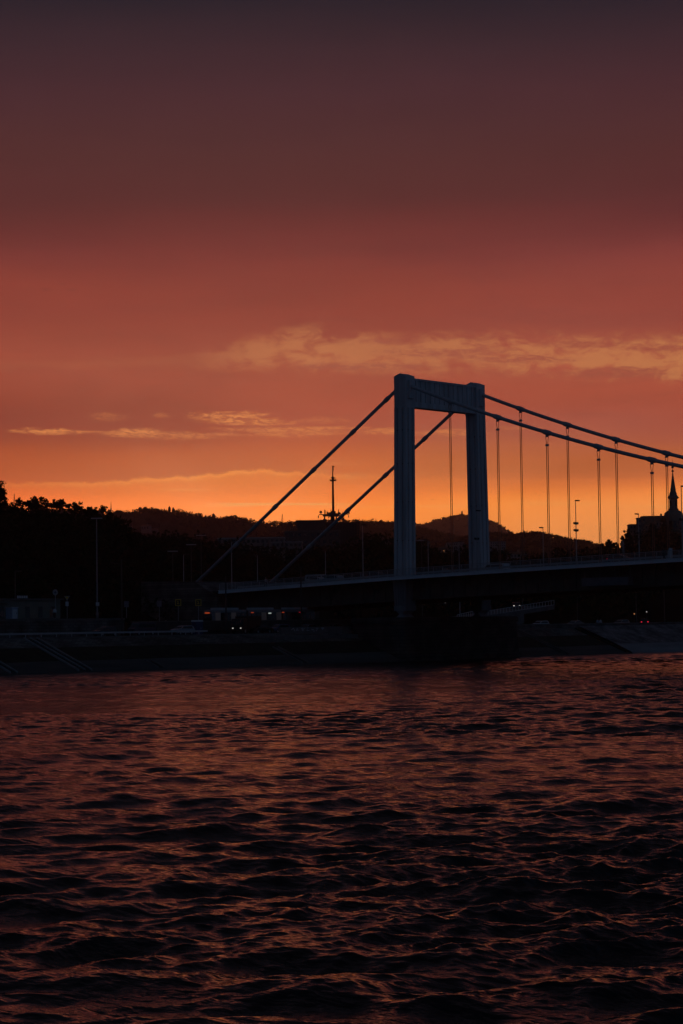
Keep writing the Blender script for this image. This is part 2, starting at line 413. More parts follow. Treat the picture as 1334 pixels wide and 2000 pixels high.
# ------------------------------------------------------------------ water
def value_noise(x, y, seed):
    rs = np.random.RandomState(seed); out = np.zeros_like(x)
    for _ in range(7):
        a = rs.uniform(0, 2*PI); k = rs.uniform(.6, 1.5); out += np.sin(k*(x*np.cos(a)+y*np.sin(a))+rs.uniform(0, 6.28))
    return out/2.6
def make_water():
    rs = np.random.RandomState(12)
    a0 = math.pi/2+YAW
    fine = np.linspace(-.19, .19, 560)
    sides = np.concatenate([np.linspace(.1915, .66, 210), np.linspace(.7, PI*.98, 24)])
    ang = np.concatenate([-sides[::-1], fine, sides])
    rad = [3.0]
    while rad[-1] < 27: rad.append(rad[-1]*1.06)
    while rad[-1] < 420: rad.append(rad[-1]+max(.05, min(.34, rad[-1]*.0013)))
    while rad[-1] < 3000: rad.append(rad[-1]*1.05)
    rad = np.array(rad)
    Rg, Ag = np.meshgrid(rad, ang, indexing='ij')
    th = a0-Ag
    x = CAM.x+Rg*np.cos(th); y = CAM.y+Rg*np.sin(th)
    dense = np.clip((.64-np.abs(Ag))/.06, 0, 1)*np.clip((430-Rg)/20, 0, 1)*np.clip((Rg-20)/6, 0, 1)
    env_big = np.clip(.9+.45*value_noise(x/17, y/17, 3)+.25*value_noise(x/55, y/55, 9), .3, 2.0)
    env_small = np.clip(.95+.45*value_noise(x/9, y/9, 5)+.3*value_noise(x/40, y/40, 8), .25, 2.0)
    ca_, sa_ = math.cos(a0), math.sin(a0)
    xv = (x-CAM.x)*ca_+(y-CAM.y)*sa_; xl = (x-CAM.x)*sa_-(y-CAM.y)*ca_
    patch = np.clip(1+.42*value_noise(xl/13, xv/4.5, 21)+.28*value_noise(xl/36, xv/13, 22), .5, 1.5)
    swell = 1+.5*np.clip((85-Rg)/30, 0, 1)
    calm = 1-.27*np.clip((Rg-48)/70, 0, 1)
    env_big = env_big*(.55+.45*patch)*calm*(1+1.5*np.clip((Rg-130)/100, 0, 1)); env_small = env_small*patch*(.45+.55*calm)
    h = np.zeros_like(x); dx = np.zeros_like(x); dy = np.zeros_like(x)
    N = 210
    phn = [value_noise(x/9, y/9, 100+i)*.6 for i in range(5)]
    lam = np.exp(np.linspace(np.log(.21), np.log(6.5), N)+rs.uniform(-.008, .008, N))
    for i in range(N):
        l = lam[i]; k = 2*PI/l
        t = a0+PI+.22+rs.normal(0, .58 if l > 1.3 else .85)
        s = .0250 if l < 1.0 else .0250*(1.0/l)**.50
        # far off, short waves are finer than the mesh: leave those to the bump
        n_ = int(np.searchsorted(rad, l*190*3.5))
        if n_ < 5: continue
        sl = slice(0, n_)
        fade = np.clip(1/(1+(Rg[sl]/(l*190))**2)-.075, 0, 1)/.925 if l < 2.5 else np.clip(1/(1+(Rg[sl]/(l*190))**2), 0, 1)
        env = (env_big if l > 1.2 else env_small)[sl]
        a = s/k*env*dense[sl]*fade*(swell[sl] if l > 1.8 else 1.0)
        ph = k*(x[sl]*np.cos(t)+y[sl]*np.sin(t))+rs.uniform(0, 6.28)+phn[i % 5][sl]*(1 if i % 2 else -1)*(1 if l > .6 else .5)
        sn = np.sin(ph)
        h[sl] += a*np.cos(ph)
        dx[sl] -= .8*a*np.cos(t)*sn; dy[sl] -= .8*a*np.sin(t)*sn
    # broken wake of a passing boat, right of the view
    for (X0, Y0, X1, Y1, amp, sg) in ((1090, 1432, 1700, 1418, .34, 2.2), (1000, 1455, 1700, 1446, .14, 2.0), (-300, 1512, 560, 1452, .16, 2.0), (900, 1765, 1130, 1722, .13, .7), (960, 1712, 1060, 1700, .14, .6), (1010, 1590, 1500, 1560, .12, 1.0)):
        p, q = on(X0, Y0, 2, 0), on(X1, Y1, 2, 0)
        d = (q-p).normalized(); n = Vector((-d.y, d.x, 0))
        sa = (x-p.x)*d.x+(y-p.y)*d.y; sb = (x-p.x)*n.x+(y-p.y)*n.y
        ln = (q-p).length
        ed = min(12, ln*.4); mask = np.clip(sa/ed, 0, 1)*np.clip((ln-sa)/ed, 0, 1)
        h += amp*mask*np.exp(-(sb/sg)**2)*(1+.6*value_noise(x/2.2, y/2.2, 77))*dense
    x2 = x+dx; y2 = y+dy
    nr, na = x.shape
    co = np.stack([x2, y2, h], -1).reshape(-1, 3)
    idx = np.arange(nr*na).reshape(nr, na)
    q = np.stack([idx[:-1, :-1], idx[:-1, 1:], idx[1:, 1:], idx[1:, :-1]], -1).reshape(-1, 4)
    me = bpy.data.meshes.new('water')
    me.vertices.add(len(co)); me.vertices.foreach_set('co', co.astype(np.float32).ravel())
    me.loops.add(q.size); me.loops.foreach_set('vertex_index', q[:, ::-1].astype(np.int32).ravel())
    me.polygons.add(len(q)); me.polygons.foreach_set('loop_start', np.arange(0, q.size, 4, dtype=np.int32))
    me.polygons.foreach_set('use_smooth', np.ones(len(q), dtype=bool))
    me.update(); me.validate()
    if me.polygons[0].normal.z < 0: me.flip_normals()
    m = bpy.data.materials.new('river_water'); m.use_nodes = True
    t = m.node_tree; b = t.nodes['Principled BSDF']
    b.inputs['Base Color'].default_value = (.006, .007, .008, 1)
    b.inputs['Roughness'].default_value = .06
    b.inputs['IOR'].default_value = 1.38
    tc = t.nodes.new('ShaderNodeTexCoord')
    mp = t.nodes.new('ShaderNodeMapping'); mp.inputs['Rotation'].default_value = (0, 0, -YAW); mp.inputs['Scale'].default_value = (.45, 1, 1)
    t.links.new(tc.outputs['Object'], mp.inputs[0])
    prev = None
    mp2 = t.nodes.new('ShaderNodeMapping'); mp2.inputs['Rotation'].default_value = (0, 0, -YAW); mp2.inputs['Scale'].default_value = (.05, .13, 1)
    t.links.new(tc.outputs['Object'], mp2.inputs[0])
    gn = t.nodes.new('ShaderNodeTexNoise'); gn.inputs['Scale'].default_value = 1.0; gn.inputs['Detail'].default_value = 6; gn.inputs['Roughness'].default_value = .7
    t.links.new(mp2.outputs[0], gn.inputs['Vector'])
    gust = t.nodes.new('ShaderNodeMapRange'); gust.inputs[1].default_value = .40; gust.inputs[2].default_value = .62; gust.inputs[3].default_value = .3; gust.inputs[4].default_value = 1.0
    mp3 = t.nodes.new('ShaderNodeMapping'); mp3.inputs['Rotation'].default_value = (0, 0, -YAW); mp3.inputs['Scale'].default_value = (.32, .13, 1)
    t.links.new(tc.outputs['Object'], mp3.inputs[0])
    gn2 = t.nodes.new('ShaderNodeTexNoise'); gn2.inputs['Scale'].default_value = 1.0; gn2.inputs['Detail'].default_value = 3; gn2.inputs['Roughness'].default_value = .6
    t.links.new(mp3.outputs[0], gn2.inputs['Vector'])
    gmx = t.nodes.new('ShaderNodeMixRGB'); gmx.inputs[0].default_value = .5
    t.links.new(gn.outputs['Fac'], gmx.inputs[1]); t.links.new(gn2.outputs['Fac'], gmx.inputs[2])
    t.links.new(gmx.outputs[0], gust.inputs[0])
    for sc, dist, st in ((1.3, .20, 1.0), (4.0, .085, 1.0), (11.0, .026, 1.0)):
        n = t.nodes.new('ShaderNodeTexNoise'); n.inputs['Scale'].default_value = sc; n.inputs['Detail'].default_value = 3; n.inputs['Roughness'].default_value = .55
        n.inputs['Distortion'].default_value = .5
        t.links.new(mp.outputs[0], n.inputs['Vector'])
        bp = t.nodes.new('ShaderNodeBump'); bp.inputs['Strength'].default_value = st; bp.inputs['Distance'].default_value = dist
        t.links.new(gust.outputs[0], bp.inputs['Strength'])
        t.links.new(n.outputs['Fac'], bp.inputs['Height'])
        if prev: t.links.new(prev, bp.inputs['Normal'])
        prev = bp.outputs[0]
    t.links.new(prev, b.inputs['Normal'])
    me.materials.append(m)
    o = bpy.data.objects.new('water', me); col.objects.link(o)
    tag(o, kind='structure')
make_water()

# ------------------------------------------------------------------ river bank and ground
YA, YB = -420., 900.
YSTONE = 52.0
def strip(name, pts, y0, y1, m):
    mb = MB(); n = max(2, int((y1-y0)/6))
    rows = []
    rn = random.Random(len(name))
    for i in range(n+1):
        yy = y0+(y1-y0)*i/n
        rows.append([(px+rn.uniform(-.06, .06), yy, pz+rn.uniform(-.03, .03)) for px, pz in pts])
    mb.loft(rows, cap=False, closed=False)
    return struct(name, mb, m)
strip('river_bed_slope', [(14, -3.2), (6.3, -.25)], YA, YB, conc_foot)
strip('embankment_foot', [(6.3, -.25), (5.9, .25), (2.3, 1.65)], YA, YSTONE, conc_foot)
strip('grass_slope', [(2.3, 1.65), (-2.6, 3.55)], YA, YSTONE, grass_m)
strip('stone_pitching', [(-2.6, 3.55), (-5.9, 4.85)], YA, YSTONE, stone_rough)
strip('stone_embankment_foot', [(6.5, -.25), (6.2, .3), (2.7, 1.9)], YSTONE, YB, mat('pale_concrete', (.24, .26, .27), .8, .25, .4, stretch=(1, .2, 1)))
strip('stone_embankment', [(2.7, 1.9), (-5.9, 5.4)], YSTONE, YB, stone_slope)
mb = MB(); mb.box(-7.2, -5.9, YA, YB, 4.0, 5.05); struct('quay_kerb', mb, concrete)
mb = MB(); mb.box(-18.2, -7.2, YA, YB, 3.0, 5.0); struct('quay_road', mb, asphalt)
mb = MB()
for i in range(90):
    mb.box(-12.6, -12.45, YA+i*8, YA+i*8+4, 4.99, 5.004)
struct('road_markings', mb, white_paint)
mb = MB(); mb.add([(-18.2, YA-3000, 5.6), (-18.2, 9000, 5.6), (-12000, 9000, 5.6), (-12000, YA-3000, 5.6)], [(0, 1, 2, 3)]); struct('ground', mb, soil)
mb = MB(); mb.box(-64, -19.0, -300, -58, 4.8, 7.85); struct('terrace', mb, asphalt)
# terrace wall with coping
t = thing('retaining_wall', 'long grey stone block wall along the lower quay road, under the cream building', 'wall', (-18.6, -180, 5))
b = MB(); b.box(-.4, .4, -120, 122, 0, 2.55); b.build('wall', stone_wall, t)
b = MB(); b.box(-.5, .52, -120, 122.05, 2.55, 2.8); b.build('coping', concrete, t)
# low wall at river edge of road right of the pier
t = thing('low_wall', 'low pale stone parapet on top of the sloped bank, right of the bridge pier', 'wall', (-6.5, 150, 5.05))
b = MB(); b.box(-.25, .25, -128, 250, 0, .7); b.build('wall', stone_wall, t)
b = MB(); b.box(-.32, .32, -128, 250, .7, .85); b.build('coping', concrete, t)
t = thing('low_wall', 'graffiti covered low concrete wall beside the left side of the pier', 'wall', (-6.4, -22, 5.05))
b = MB(); b.box(-.2, .2, -12, 6, 0, .95); b.build('wall', concrete, t)
b = MB()
rg = random.Random(5)
for i in range(7):
    y0 = -9+i*1.25
    for s in range(3):
        a = (y0+rg.uniform(-.4, .4), rg.uniform(.2, .8)); c = (y0+rg.uniform(-.4, .4), rg.uniform(.2, .8))
        b.tube([(.21, a[0], a[1]), (.21, c[0], c[1])], .045, 5)
b.build('graffiti', white_paint, t)
# concrete ledge
t = thing('ledge', 'pale concrete landing set into the upper bank slope left of the pier', 'ledge', (-4.6, -31, 4.2))
b = MB(); b.box(-1.2, .8, -7, 14, -.8, .45); b.build('slab', concrete, t)

# guard rail on the road edge
t = thing('guard_rail', 'low metal guard rail along the quay road edge, in front of the parked cars', 'railing', (-7.4, -110, 5.0))
b = MB(); b.box(-.04, .04, -110, 60, .45, .72); b.build('rail', pole_mat, t)
for i in range(57): b = MB(); b.box(-.05, .05, -110+i*3, -109.9+i*3, 0, .5); b.build('post', pole_mat, t)

def stairs(yc, label, n=3, x0=-5.9, km=None, wgap=1.25):
    x1 = 5.9
    def zs(xx): return 1.65+(xx-2.3)*(-.388) if xx < 2.3 else 1.65-(xx-2.3)*.389
    t = thing('bank_stairs', label, 'stairs', (5.9, yc, .2), group='stairs down the bank')
    for i in range(n):
        yy = (i-(n-1)/2)*wgap
        b = MB()
        b.add([(xx-5.9, yy+dy, zs(xx)-.2+dz) for xx in (x0, x1) for dy, dz in ((-.11, -.1), (.11, -.1), (.11, .26), (-.11, .26))],
              [(0, 1, 2, 3), (7, 6, 5, 4), (0, 4, 5, 1), (1, 5, 6, 2), (2, 6, 7, 3), (3, 7, 4, 0)])
        b.build('side_kerb', km or kerb_c, t)
    b = MB(); N = 26
    for i in range(N):
        xa = x0+(x1-x0)*i/N; xb = x0+(x1-x0)*(i+1)/N
        b.box(xa-5.9, xb-5.9, -(n-1)/2*wgap+.12, (n-1)/2*wgap-.12, zs(xa)-1.0, zs((xa+xb)/2)-.2+.06)
    b.build('steps', conc_foot, t)
def yof(X, Y, xx):   # y where photo point falls on x = xx
    return on(X, Y, 0, xx).y
stairs(yof(163, 1309, 5.5), 'wide stone stairs with three pale kerbs down the bank, below the cream building')
stairs(yof(14, 1305, 4.5), 'pale kerbed stairs down the bank at the left edge of the photo', 2)
stairs(yof(302, 1300, 4.5), 'short pale kerbed stairs down the bank, below the dark parked van', 2, 3.2, concrete)
stairs(yof(565, 1285, 2.5), 'narrow kerbed stairs down the bank, below the tram', 2, -.5, concrete)
stairs(yof(1100, 1272, 5), 'kerbed stairs down the dark bank just right of the bridge pier', 2, -5.9, concrete)
stairs(YSTONE-.8, 'kerbed stairs where the dark bank meets the pale stone bank', 2, -5.9, grass_m)

# ------------------------------------------------------------------ the bridge
def zb(x):
    if x < 0: return 13.66+.0375*x
    return 13.66+.030*x-.00006*x*x
def zt(x): return zb(x)+.62
bridge = thing('suspension_bridge', 'white suspension bridge with one portal pylon, crossing the river at dusk', 'bridge', (0, 0, 0))
PX = 1.4
XE = 150.0
def leg(sgn):
    def sec(z):
        f = (z-14.0)/(48.9-14.0)
        cy = sgn*(10.62-.62*f); hx = 1.36-.10*f; hy = 1.32-.10*f
        g = .26
        def side(p, q, nrm, cuts):
            out = [p]
            for c0, c1 in cuts:
                for c, ins in ((c0, 0), (c0+.012, 1), (c1-.012, 1), (c1, 0)):
                    out.append((p[0]+(q[0]-p[0])*c-nrm[0]*g*ins, p[1]+(q[1]-p[1])*c-nrm[1]*g*ins))
            return out
        P = [(-hx, -hy), (hx, -hy), (hx, hy), (-hx, hy)]
        cuts = [(.22, .34), (.66, .78)]
        pts = []
        for i, nrm in enumerate(((0, -1), (1, 0), (0, 1), (-1, 0))):
            pts += side(P[i], P[(i+1) % 4], nrm, cuts)
        return [(PX+a, cy+b, z) for a, b in pts]
    b = MB()
    zs = [13.9, 20.6, 27.2, 33.8, 39.6]
    rings = []
    for a, c in zip(zs, zs[1:]+[43.4]):
        rings.append(sec(a))
        rings.append(sec(c-.09))
    rings.append(sec(43.4))
    b.loft(rings)
    # plate joints
    lg = b.build('pylon_leg', steel, bridge)
    # head block with gabled cap
    f = 1.0
    cy = sgn*10.02
    h = MB()
    hx, hy = 1.29, 1.25
    h.prism([(PX-hx, 43.4), (PX+hx, 43.4), (PX+hx, 48.92), (PX, 49.38), (PX-hx, 48.92)], 1, cy-hy, cy+hy)
    h.build('leg_head', steel, lg)
    for xs in (-1, 1):   # cable housings
        c = MB()
        xa, xb_ = sorted((PX+xs*1.29, PX+xs*(1.29+(.45 if xs > 0 else .40))))
        c.prism([(cy-.62, 46.0), (cy+.62, 46.0), (cy+.55, 47.75), (cy-.55, 47.75)] if xs < 0 else [(cy-.62, 45.0), (cy+.62, 45.0), (cy+.6, 48.1), (cy-.6, 48.1)], 0, xa, xb_)
        c.build('cable_saddle', steel, lg)
    for z in zs[1:]:
        j = MB()
        s = sec(z-.05); ys = [p[1] for p in s]; xs_ = [p[0] for p in s]
        j.box(min(xs_)+.02, max(xs_)-.02, min(ys)+.02, max(ys)-.02, z-.10, z+.005)
        j.build('plate_joint', steel_dark, lg)
    # foot below deck on a rocker bearing
    ft = MB()
    def rect(z, hx, hy, cyy): return [(PX-hx, cyy-hy, z), (PX+hx, cyy-hy, z), (PX+hx, cyy+hy, z), (PX-hx, cyy+hy, z)]
    cyf = sgn*10.7
    ft.loft([rect(13.9, 1.45, 1.5, cyf), rect(9.4, 1.2, 1.35, cyf)])
    for kx in (-.8, -.3, .3, .8):
        ft.box(PX+kx-.07, PX+kx+.07, cyf-1.62, cyf-1.35, 9.4, 13.6)
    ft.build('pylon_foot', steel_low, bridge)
    cb = MB(); cb.loft([rect(8.5, 1.28, 1.45, cyf), rect(9.4, 1.28, 1.45, cyf)])
    cb.loft([rect(7.95, .35, 1.2, cyf), rect(8.5, .95, 1.35, cyf)]); cb.loft([rect(7.4, .95, 1.3, cyf), rect(7.95, .35, 1.2, cyf)])
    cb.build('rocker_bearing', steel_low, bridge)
for s in (-1, 1): leg(s)
b = MB(); b.box(PX-.85, PX+.85, -8.78, 8.78, 43.75, 48.25); b.build('cross_beam', steel, bridge)
b = MB(); b.box(PX-1.08, PX+1.08, -8.78, 8.78, 48.25, 48.62); b.box(PX-1.0, PX+1.0, -8.78, 8.78, 43.62, 44.55)
b.build('beam_flange', steel, bridge)
for i in range(13):
    y = -7.9+i*1.316
    for s in (-1, 1):
        b = MB(); x0, x1 = sorted((PX+s*.85, PX+s*1.04))
        b.box(x0, x1, y-.11, y+.11, 44.55, 48.25); b.build('beam_rib', steel, bridge)
# pier
b = MB()
def pier_ring(z, g):
    pts = []
    for k in range(9):
        a = -PI/2+PI*k/8-PI/2
        pts.append((-.3+(5.6+g)*math.cos(a+PI/2+PI/2), 13.2+(4.0+g)*math.sin(a+PI/2+PI/2)*1.0, z))
    return pts
def pring(z, g):
    hx, hy, r = 5.7+g, 17.0+g, 1.6
    out = []
    for cx, cy, a0 in ((hx-r, hy-r, 0), (-hx+r, hy-r, PI/2), (-hx+r, -hy+r, PI), (hx-r, -hy+r, 3*PI/2)):
        for k in range(5): out.append((cx+r*math.cos(a0+PI/2*k/4)-.2, cy+r*math.sin(a0+PI/2*k/4), z))
    return out
b.loft([pring(-2.5, .5), pring(.9, .5), pring(1.0, .25), pring(6.4, 0), pring(6.42, .22), pring(7.0, .22), pring(7.4, .05)])
b.build('pier', pier_stone, bridge)
# deck, fascia, girders
xs = [-47, -40, -30, -20, -10, -5, 0, 5, 10, 20, 30, 40, 50, 60, 75, 90, 110, 130, XE]
b = MB(); b.loft([[(x, -13.7, zt(x)-.32), (x, 13.7, zt(x)-.32), (x, 13.7, zt(x)-.03), (x, -13.7, zt(x)-.03)] for x in xs]); b.build('deck', asphalt, bridge)
for s in (-1, 1):
    b = MB()
    segs = [(-40, -20), (-20, -.2), (-.14, 12), (12.06, 24), (24.06, 48), (48.06, 72), (72.06, 96), (96.06, 120), (120.06, XE)]
    for xa, xb2 in segs:
        ks = 4
        b.loft([[(x, s*13.7, zb(x)), (x, s*13.95, zb(x)+.05), (x, s*13.88, zt(x)-.06), (x, s*13.98, zt(x)-.05), (x, s*13.98, zt(x)+.04), (x, s*13.7, zt(x)+.04)] for x in [xa+(xb2-xa)*k/ks for k in range(ks+1)]])
    fo = b.build('fascia', fascia_m, bridge)
    b = MB()
    b.loft([[(x, s*9.9, zb(x)-3.3), (x, s*10.1, zb(x)-3.3), (x, s*10.1, zt(x)-.32), (x, s*9.9, zt(x)-.32)] for x in xs])
    b.loft([[(x, s*9.6, zb(x)-3.42), (x, s*10.4, zb(x)-3.42), (x, s*10.4, zb(x)-3.3), (x, s*9.6, zb(x)-3.3)] for x in xs])
    x = -46
    while x < XE:
        y0, y1 = sorted((s*10.1, s*10.28)); b.box(x, x+.1, y0, y1, zb(x)-3.3, zt(x)-.4); x += 2.5
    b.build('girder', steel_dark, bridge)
    x = -45
    while x < XE:
        b = MB(); b.prism([(s*10.1, zb(x)-1.6), (s*13.6, zb(x)-.05), (s*13.6, zb(x)+.28), (s*10.1, zb(x)+.28)], 0, x, x+.16); x += 10
        b.build('walkway_bracket', steel_dark, bridge)
    # parapet: posts, rails, balusters
    b = MB()
    for hgt, r in ((1.22, .04), (1.02, .018), (.16, .02)):
        b.loft([[(x, s*13.6-r, zt(x)+hgt-r), (x, s*13.6+r, zt(x)+hgt-r), (x, s*13.6+r, zt(x)+hgt+r), (x, s*13.6-r, zt(x)+hgt+r)] for x in [-40+(XE+40)*k/40 for k in range(41)]])
    rl = b.build('railing', pole_mat, bridge)
    x = -40; rest = MB()
    while x < XE-.5:
        b = MB() if x < 58 else rest
        b.box(x-.035, x+.035, s*13.6-.03, s*13.6+.03, zt(x), zt(x)+1.2)
        if x < 58: b.build('rail_post', pole_mat, rl)
        x += 2.0
    tag(rest.build('rail_posts_beyond', pole_mat, rl), kind='stuff')
    b = MB(); x = -40
    while x < XE-.5:
        b.box(x-.009, x+.009, s*13.6-.009, s*13.6+.009, zt(x)+.16, zt(x)+1.02); x += .155
    tag(b.build('balusters', pole_mat, rl), kind='stuff')
    b = MB()
    b.loft([[(x, s*8.9-.1, zt(x)+.45), (x, s*8.9+.1, zt(x)+.45), (x, s*8.9+.1, zt(x)+.75), (x, s*8.9-.1, zt(x)+.75)] for x in [-40+(XE+40)*k/40 for k in range(41)]])
    x = -40
    while x < XE-.5:
        b.box(x-.06, x+.06, s*8.9-.06, s*8.9+.06, zt(x)-.05, zt(x)+.5); x += 4
    b.build('crash_barrier', pole_mat, bridge)
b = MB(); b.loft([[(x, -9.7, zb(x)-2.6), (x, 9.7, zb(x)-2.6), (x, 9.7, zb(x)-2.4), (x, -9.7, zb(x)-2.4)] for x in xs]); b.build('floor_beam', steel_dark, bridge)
b = MB(); b.box(39.8, 48.6, -13.4, -12.0, 11.9, 13.2)
for k in range(4): b.box(39.9+k*2.87, 40.0+k*2.87, -12.75, -12.65, 13.2, 14.8)
b.build('inspection_cradle', mat('cradle_paint', (.14, .15, .17), .6, .15, 1), bridge)
# fine white scrawl on the fascia at the left end of the deck
b = MB(); rg = random.Random(4)
for i in range(26):
    x = -34+i*.42
    b.tube([(x+rg.uniform(-.3, .3), -13.97, zb(x)+rg.uniform(.05, .2)), (x+rg.uniform(-.3, .3), -13.97, zb(x)+rg.uniform(.4, .6))], .03, 5)
b.build('graffiti', mat('graffiti_white', (.75, .78, .8), .6, .1, 2), bridge)
# abutment
b = MB(); b.box(-60, -40.2, -14.2, 14.2, 5.4, 11.5); b.prism([(-60, 11.5), (-40.2, 11.5), (-41, 12.2), (-46, 14.6), (-60, 14.9)], 1, -14.2, 14.2)
b.build('abutment', stone_wall, bridge)
# cables
CW = 10.1
def zc(x): q = x/290.; return 48.235-4*28.78*q*(1-q)
HX = [9.9715*k+1.38 for k in range(1, 16)]
for s in (-1, 1):
    b = MB()
    pts = [(-51, s*CW, 13.4)] + [(PX-1.6, s*CW, 46.75+.0)] + [(PX, s*CW, 47.6)]
    pts += [(x, s*CW, zc(x)) for x in [PX+1.2+(XE-PX-1.2)*k/60 for k in range(61)]]
    # straight backstay
    cb = b.tube([pts[0], pts[1]], .31, 12).tube(pts[1:], .31, 12).build('main_cable', steel_cable, bridge, True)
    for x in HX:
        b = MB()
        sl_ = (zc(x+.5)-zc(x-.5)); d = Vector((1, 0, sl_)).normalized(); p = Vector((x, s*CW, zc(x)))
        b.tube([p-d*.85, p-d*.8, p-d*.6, p-d*.55, p+d*.55, p+d*.6, p+d*.8, p+d*.85], [.33, .37, .37, .43, .43, .37, .37, .33], 12)
        b.box(x-.22, x+.22, s*CW-.12, s*CW+.12, zc(x)-.75, zc(x)-.3)
        b.build('cable_clamp', steel_cable, cb)
    d = (Vector(pts[1])-Vector(pts[0])).normalized()
    for f in (.235, .43, .615, .8, .955):
        p = Vector(pts[0]).lerp(Vector(pts[1]), f)
        b = MB(); b.tube([p-d*.55, p-d*.5, p+d*.5, p+d*.55], [.33, .40, .40, .33], 12)
        b.build('cable_clamp', steel_cable, cb)
    for x in HX:
        b = MB(); z0 = zt(x)+.1; z1 = zc(x)-2.1
        for q in (-.155, .155):
            b.tube([(x+q, s*CW, z0), (x+q, s*CW, z1)], .06, 6)
            b.tube([(x+q*.5, s*CW, z1), (x+q*1.9, s*CW, zc(x)-.6)], .045, 6)
        h = b.build('hanger', mat('hanger_rod', (.34, .17, .11), .6, .15, 2), bridge)
        b = MB(); b.box(x-.26, x+.26, s*CW-.14, s*CW+.14, z1-.14, z1+.2); b.build('hanger_yoke', steel_cable, h)

# ------------------------------------------------------------------ street lamps
def lamp(label, loc, h, rotz=0, arm=.7, flood=0, group='lamp posts on the bridge', m=pole_mat, box=False, double=False, name='street_lamp', r=.09):
    t = thing(name, label, 'street lamp', loc, rotz, group)
    b = MB(); b.lathe([(r*1.7, 0), (r*1.7, .9), (r, 1.0), (r*.62, h)], n=10); p = b.build('pole', m, t, True)
    hd = MB()
    for sg in ((1, -1) if double else (1,)):
        hd.loft([[(sg*xx, yy*wd, h+zz+.0) for yy, zz in ((-1, .0), (-.6, .13), (.6, .13), (1, 0), (.6, -.07), (-.6, -.07))] for xx, wd in ((-.08, .08), (.25, .22), (.9, .24), (arm+.35, .12))])
    hd.build('lamp_head', pole_mat if double else pole_dark, t)
    if flood:
        fm = MB()
        for zz in (h*.53, h*.64)[:flood]:
            for sg in (-1, 1):
                fm.box(sg*.36-.15, sg*.36+.15, -.16, .16, zz-.08, zz+.24)
                fm.tube([(0, 0, zz-.1), (sg*.36, 0, zz-.1)], .05, 6)
        fm.build('floodlight', pole_dark, t)
    if box:
        bm_ = MB(); bm_.box(-.2, .32, -.25, .2, 2.0, 2.6); bm_.build('junction_box', white_paint, t)
    return t
near = [(-37.2, 8.8, 'tall lamp post on the bridge where the left cable comes down, nearest the abutment', 0), (-5.76, 9.4, 'lamp post on the near walkway just left of the pylon', 1),
        (18.99, 10.0, 'lamp post on the near walkway standing in front of the far pylon leg', 1), (38.83, 10.2, 'lamp post with two pairs of floodlights, tallest against the sky right of the pylon', 2),
        (58.44, 11.0, 'lamp post on the near walkway at the right edge beside the church spire', 1)]
for x, h, lab, fl in near: lamp(lab, (x, -13.25, zt(x)), h, PI/2, flood=fl)
far = [(-55.6, 8.0, 'lamp post over the abutment between the two cable ends', 0), (-37.7, 7.6, 'lamp post behind the white van on the far side of the bridge', 0), (-12.46, 7.8, 'lamp post seen between the two pylon legs', 0),
       (13.5, 8.2, 'short headed lamp post on the far walkway, against the low hill right of the pylon', 0), (33.45, 9.2, 'lamp post on the far walkway in front of the castle hill trees', 2)]
for x, h, lab, fl in far: lamp(lab, (x, 13.25, zt(x)), h, -PI/2, flood=fl)
p = on(190, 1204, 0, -24); lamp('very tall double headed lamp mast on the terrace right of the cream building', (p.x, p.y, 7.85), 16.2, R_(40), double=True, arm=.55, group='lamp posts on the bank', m=mast_m, box=True, r=.13)
for X, Yb, Yt, D, lab, dbl in ((30, 1200, 1116, 345, 'lamp post with a pale head above the cream building roof', False), (359, 1150, 1083, 420, 'single pale lamp post in the dark, left of the left cable end', False),
                          (338, 1150, 1077, 430, 'faint double headed mast in the dark, leftmost of three above the yellow signs', True), (374, 1150, 1064, 440, 'faint double headed mast in the dark, second of three above the yellow signs', True),
                          (393.5, 1150, 1046, 450, 'faint tall double headed mast in the dark, right of three above the yellow signs', True), (824, 1110, 1056, 440, 'thin dark mast behind the bridge, nearest the left pylon leg', True), (897, 1108, 1058, 440, 'thin pale lamp post behind the bridge, between the pylon legs', False),
                          (1021, 1203, 1128, 455, 'thin dark lamp post under the deck behind the sloping ramp', False), (1128, 1205, 1167, 460, 'dim lamp post under the deck right of the ramp', False), (1243, 1205, 1150, 470, 'thin lamp post under the deck left of the red tail lights', False), (1298, 1205, 1140, 480, 'thin lamp post under the deck near the right edge', False)):
    q = at(X, Yb, D); top = at(X, Yt, D)
    g0 = 7.85 if (X < 100) else 5.6
    lamp(lab, (q.x, q.y, g0), top.z-g0, R_(40), double=dbl, group='lamp posts on the bank', m=pole_mat if X in (359, 897) else dim_pole)
def catenary(X, Yt, xx, lab):
    q = on(X, 1200, 0, xx); tp = on(X, Yt, 0, xx)
    t = thing('tram_pole', lab, 'pole', (q.x, q.y, 5.0), 0, 'dark tram poles')
    b = MB(); b.lathe([(.2, 0), (.2, .6), (.15, .7), (.11, tp.z-5)], n=10); b.build('pole', pole_dark, t, True)
    b = MB(); b.tube([(0, 0, tp.z-5.8), (-2.6, 0, tp.z-5.5)], .05, 6); b.build('bracket_arm', pole_dark, t)
catenary(441.5, 1125, -16.8, 'black tram pole crossing the left end of the bridge deck')
catenary(588.5, 1108, -16.8, 'black tram pole in front of the deck below the white van')
catenary(238, 1092, -17.2, 'thin dark pole standing at the wall, right of the tall lamp mast')
catenary(706, 1150, -16.8, 'black tram pole in the shade under the deck, left of the pylon foot')

